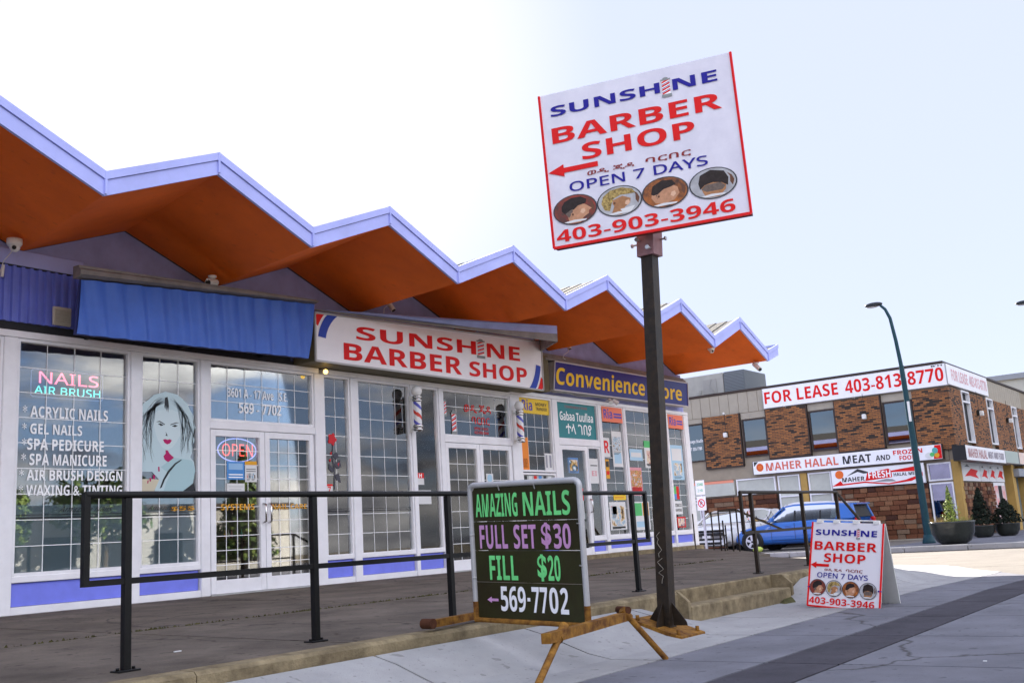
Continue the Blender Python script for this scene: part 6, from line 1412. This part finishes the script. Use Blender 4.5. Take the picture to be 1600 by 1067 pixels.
for _ in range(420):
    a = random.uniform(0, 6.283); r_ = .5*math.sqrt(random.random()); x, y = 29.9+r_*math.cos(a), 7.45+r_*math.sin(a); h = random.uniform(.10, .26); dx, dy = random.gauss(0, .06)+.1*math.cos(a), random.gauss(0, .06)+.1*math.sin(a)
    mb.add([(x-.008, y, .68), (x+.008, y, .68), (x+dx, y+dy, .68+h)], [(0, 1, 2)], 0 if y > 7.45 or random.random() < .4 else 1)
mb.build('dry_grass', [grass_y, leaf_l], t)
for (x, y, s, h, r_, lab) in ((35.6, 7.95, .62, 1.15, .36, 'planter with a tall dark bush just right of the pointed conifer'), (36.2, 7.35, .66, .75, .5, 'planter with a low dark bush, rightmost of the three planters')):
    t = planter(lab, x, y, .13, s, bowl); mb = MB(); mb.tube([(x, y, .5), (x, y, .9)], .03, 6); mb.build('stem', bark, t)
    mb = MB(); leaves(mb, 1300, cone(x, y, .55, h, r_), .08, (0, 0, 0, 1)); mb.build('bush', [leaf_d, mat('leaf_dark_green', (.015, .022, .012), .8)], t)
# litter: small lime bag by the blue car's wheel
mb = MB(); mb.ball((30.6, 13.45, .21), .17, 10, sq=(.7, 1.05, .55)); mb.v = [(x+random.gauss(0, .008), y+random.gauss(0, .008), max(.121, z)) for x, y, z in mb.v]; tag(mb.build('plastic_bag', mat('lime_plastic', (.5, .6, .12), .5)), 'small lime green bag on the ground by the front wheel of the blue car', 'bag')
mb = MB(); mb.box((4.17, 5.9, zd(5.9)), (4.22, 5.915, zd(5.9)+.006)); tag(mb.build('paper_scrap', paper), 'tiny white scrap of paper on the walkway near the kerb', 'litter')
mb = MB(); mb.box((6.85, 1.62, .096), (6.87, 1.64, .103)); tag(mb.build('paper_scrap', paper), 'tiny white scrap of paper on the blue shaded pavement slab', 'litter')

# ------------------------------------------------------------------ the other side of the avenue (seen mirrored in the shop windows)
mb = MB(); mb.box((-80, -22, 0), (28, -17, .13)); ost = struct('opposite_sidewalk', mb, slab_m2)
for (x0, x1, y, h, c, lab) in ((-30, -6, -27, 3.6, (.42, .36, .28), 'long tan one storey building across the avenue, seen mirrored in the left windows'), (-2, 16, -30, 4.6, (.36, .2, .13), 'brick building across the avenue, seen mirrored in the windows'), (20, 44, -28, 3.8, (.45, .44, .42), 'pale one storey building across the avenue, seen mirrored in the right windows')):
    t = thing('opposite_building', lab, 'building', (x0, y, 0))
    mb = MB(); mb.box((x0, y-10, 0), (x1, y, h)); mb.build('wall', mat('opp_wall_%d' % int(x1+50), c, .9, .1, .5), t)
    mb = MB(); mb.box((x0-.2, y-10.2, h), (x1+.2, y+.2, h+.3)); mb.build('roof_edge', trim_dark, t)
    x = x0+1.5
    while x < x1-2.5: mb = MB(); mb.box((x, y-.02, .8), (x+1.8, y+.03, 2.5)); mb.build('window', mat('black_glass', (.008, .008, .01)), t); x += 3.2
def tree(label, x, y, h, r, evergreen):
    t = thing('conifer_tree' if evergreen else 'leafy_tree', label, 'tree', (x, y, .0), 0, 'trees across the avenue')
    mb = MB(); mb.tube([(x, y, 0), (x+.1, y, h*.5), (x, y, h*.9)], .22, 8, r2=.05)
    if not evergreen:
        for k in range(6): a = k*1.05; mb.tube([(x, y, h*(.35+.05*k)), (x+r*.6*math.cos(a), y+r*.6*math.sin(a), h*(.55+.06*k))], .07, 6, r2=.02)
    mb.build('trunk', bark, t)
    if evergreen:
        f = cone(x, y, h*.12, h*.88, r)
    else:
        cl = [(random.uniform(-.6, .6)*r, random.uniform(-.6, .6)*r, h*random.uniform(.45, .85), r*random.uniform(.3, .5)) for _ in range(14)]
        def f():
            c = random.choice(cl); v = Vector((random.gauss(0, 1), random.gauss(0, 1), random.gauss(0, 1))).normalized(); return Vector((x+c[0], y+c[1], c[2]))+v*c[3]*random.uniform(.6, 1.05), v
    mb = MB(); leaves(mb, 2200, f, .32, (0, 1, 1, 2)); mb.build('crown', [leaf_l, leaf_m, leaf_d], t)
for i, (x, y, h, r, e, lab) in enumerate(((-9, -24.5, 6.5, 2.6, False, 'leafy tree across the avenue, farthest left of the row'), (-4, -26, 7.5, 1.9, True, 'tall conifer across the avenue beside the leafy tree'), (-20, -25, 5.5, 2.4, False, 'low leafy tree across the avenue in front of the tan building'),
        (17.5, -27, 8.5, 2.2, True, 'tallest conifer across the avenue, between the brick and the pale building'), (8, -25, 5, 2.0, False, 'leafy tree in front of the brick building across the avenue'), (30, -26, 6.0, 2.4, False, 'leafy tree in front of the pale building across the avenue'), (38, -25, 7, 1.8, True, 'narrow conifer across the avenue near its right end'), (-14, -24, 6, 2.6, False, 'leafy tree across the avenue between the low tree and the farthest left tree'), (-0.5, -24, 5.5, 2.4, False, 'leafy tree across the avenue between the conifer and the brick building'), (13.5, -25, 6.5, 2.5, False, 'wide leafy tree across the avenue behind the utility pole'), (24, -25, 5.8, 2.3, False, 'leafy tree across the avenue at the left end of the pale building'))):
    tree(lab, x, y, h, r, e)
t = thing('utility_pole', 'wooden utility pole with two crossarms across the avenue', 'pole', (12.5, -20, 0))
mb = MB(); mb.tube([(12.5, -20, 0), (12.5, -20, 10)], .16, 8, r2=.1); mb.build('pole', bark, t)
for z in (8.6, 9.4): mb = MB(); mb.box((11.4, -20.06, z), (13.6, -19.94, z+.12)); mb.build('crossarm', bark, t)
street_lamp('street lamp across the avenue, seen mirrored in the left window', -3.5, -18.5, .13, [(-3.5, -18.5, .13), (-3.5, -18.5, 4), (-3.5, -18.4, 8), (-3.5, -18.0, 9), (-3.5, -17.4, 9.4), (-3.5, -16.8, 9.5), (-3.5, -16.2, 9.5)], (-3.5, -15.8, 9.5))
car('white car parked along the far kerb of the avenue', (-2.6, -14.6, 0), 0, whitep, 4.5, 1.8, 1.45, .9, group='cars parked across the avenue')
car('dark red car parked along the far kerb of the avenue', (9.0, -14.6, 0), 0, mat('dark_red_car_paint', (.16, .015, .012), .3, coat=1.0, var=.02), 4.5, 1.8, 1.45, .9, group='cars parked across the avenue')
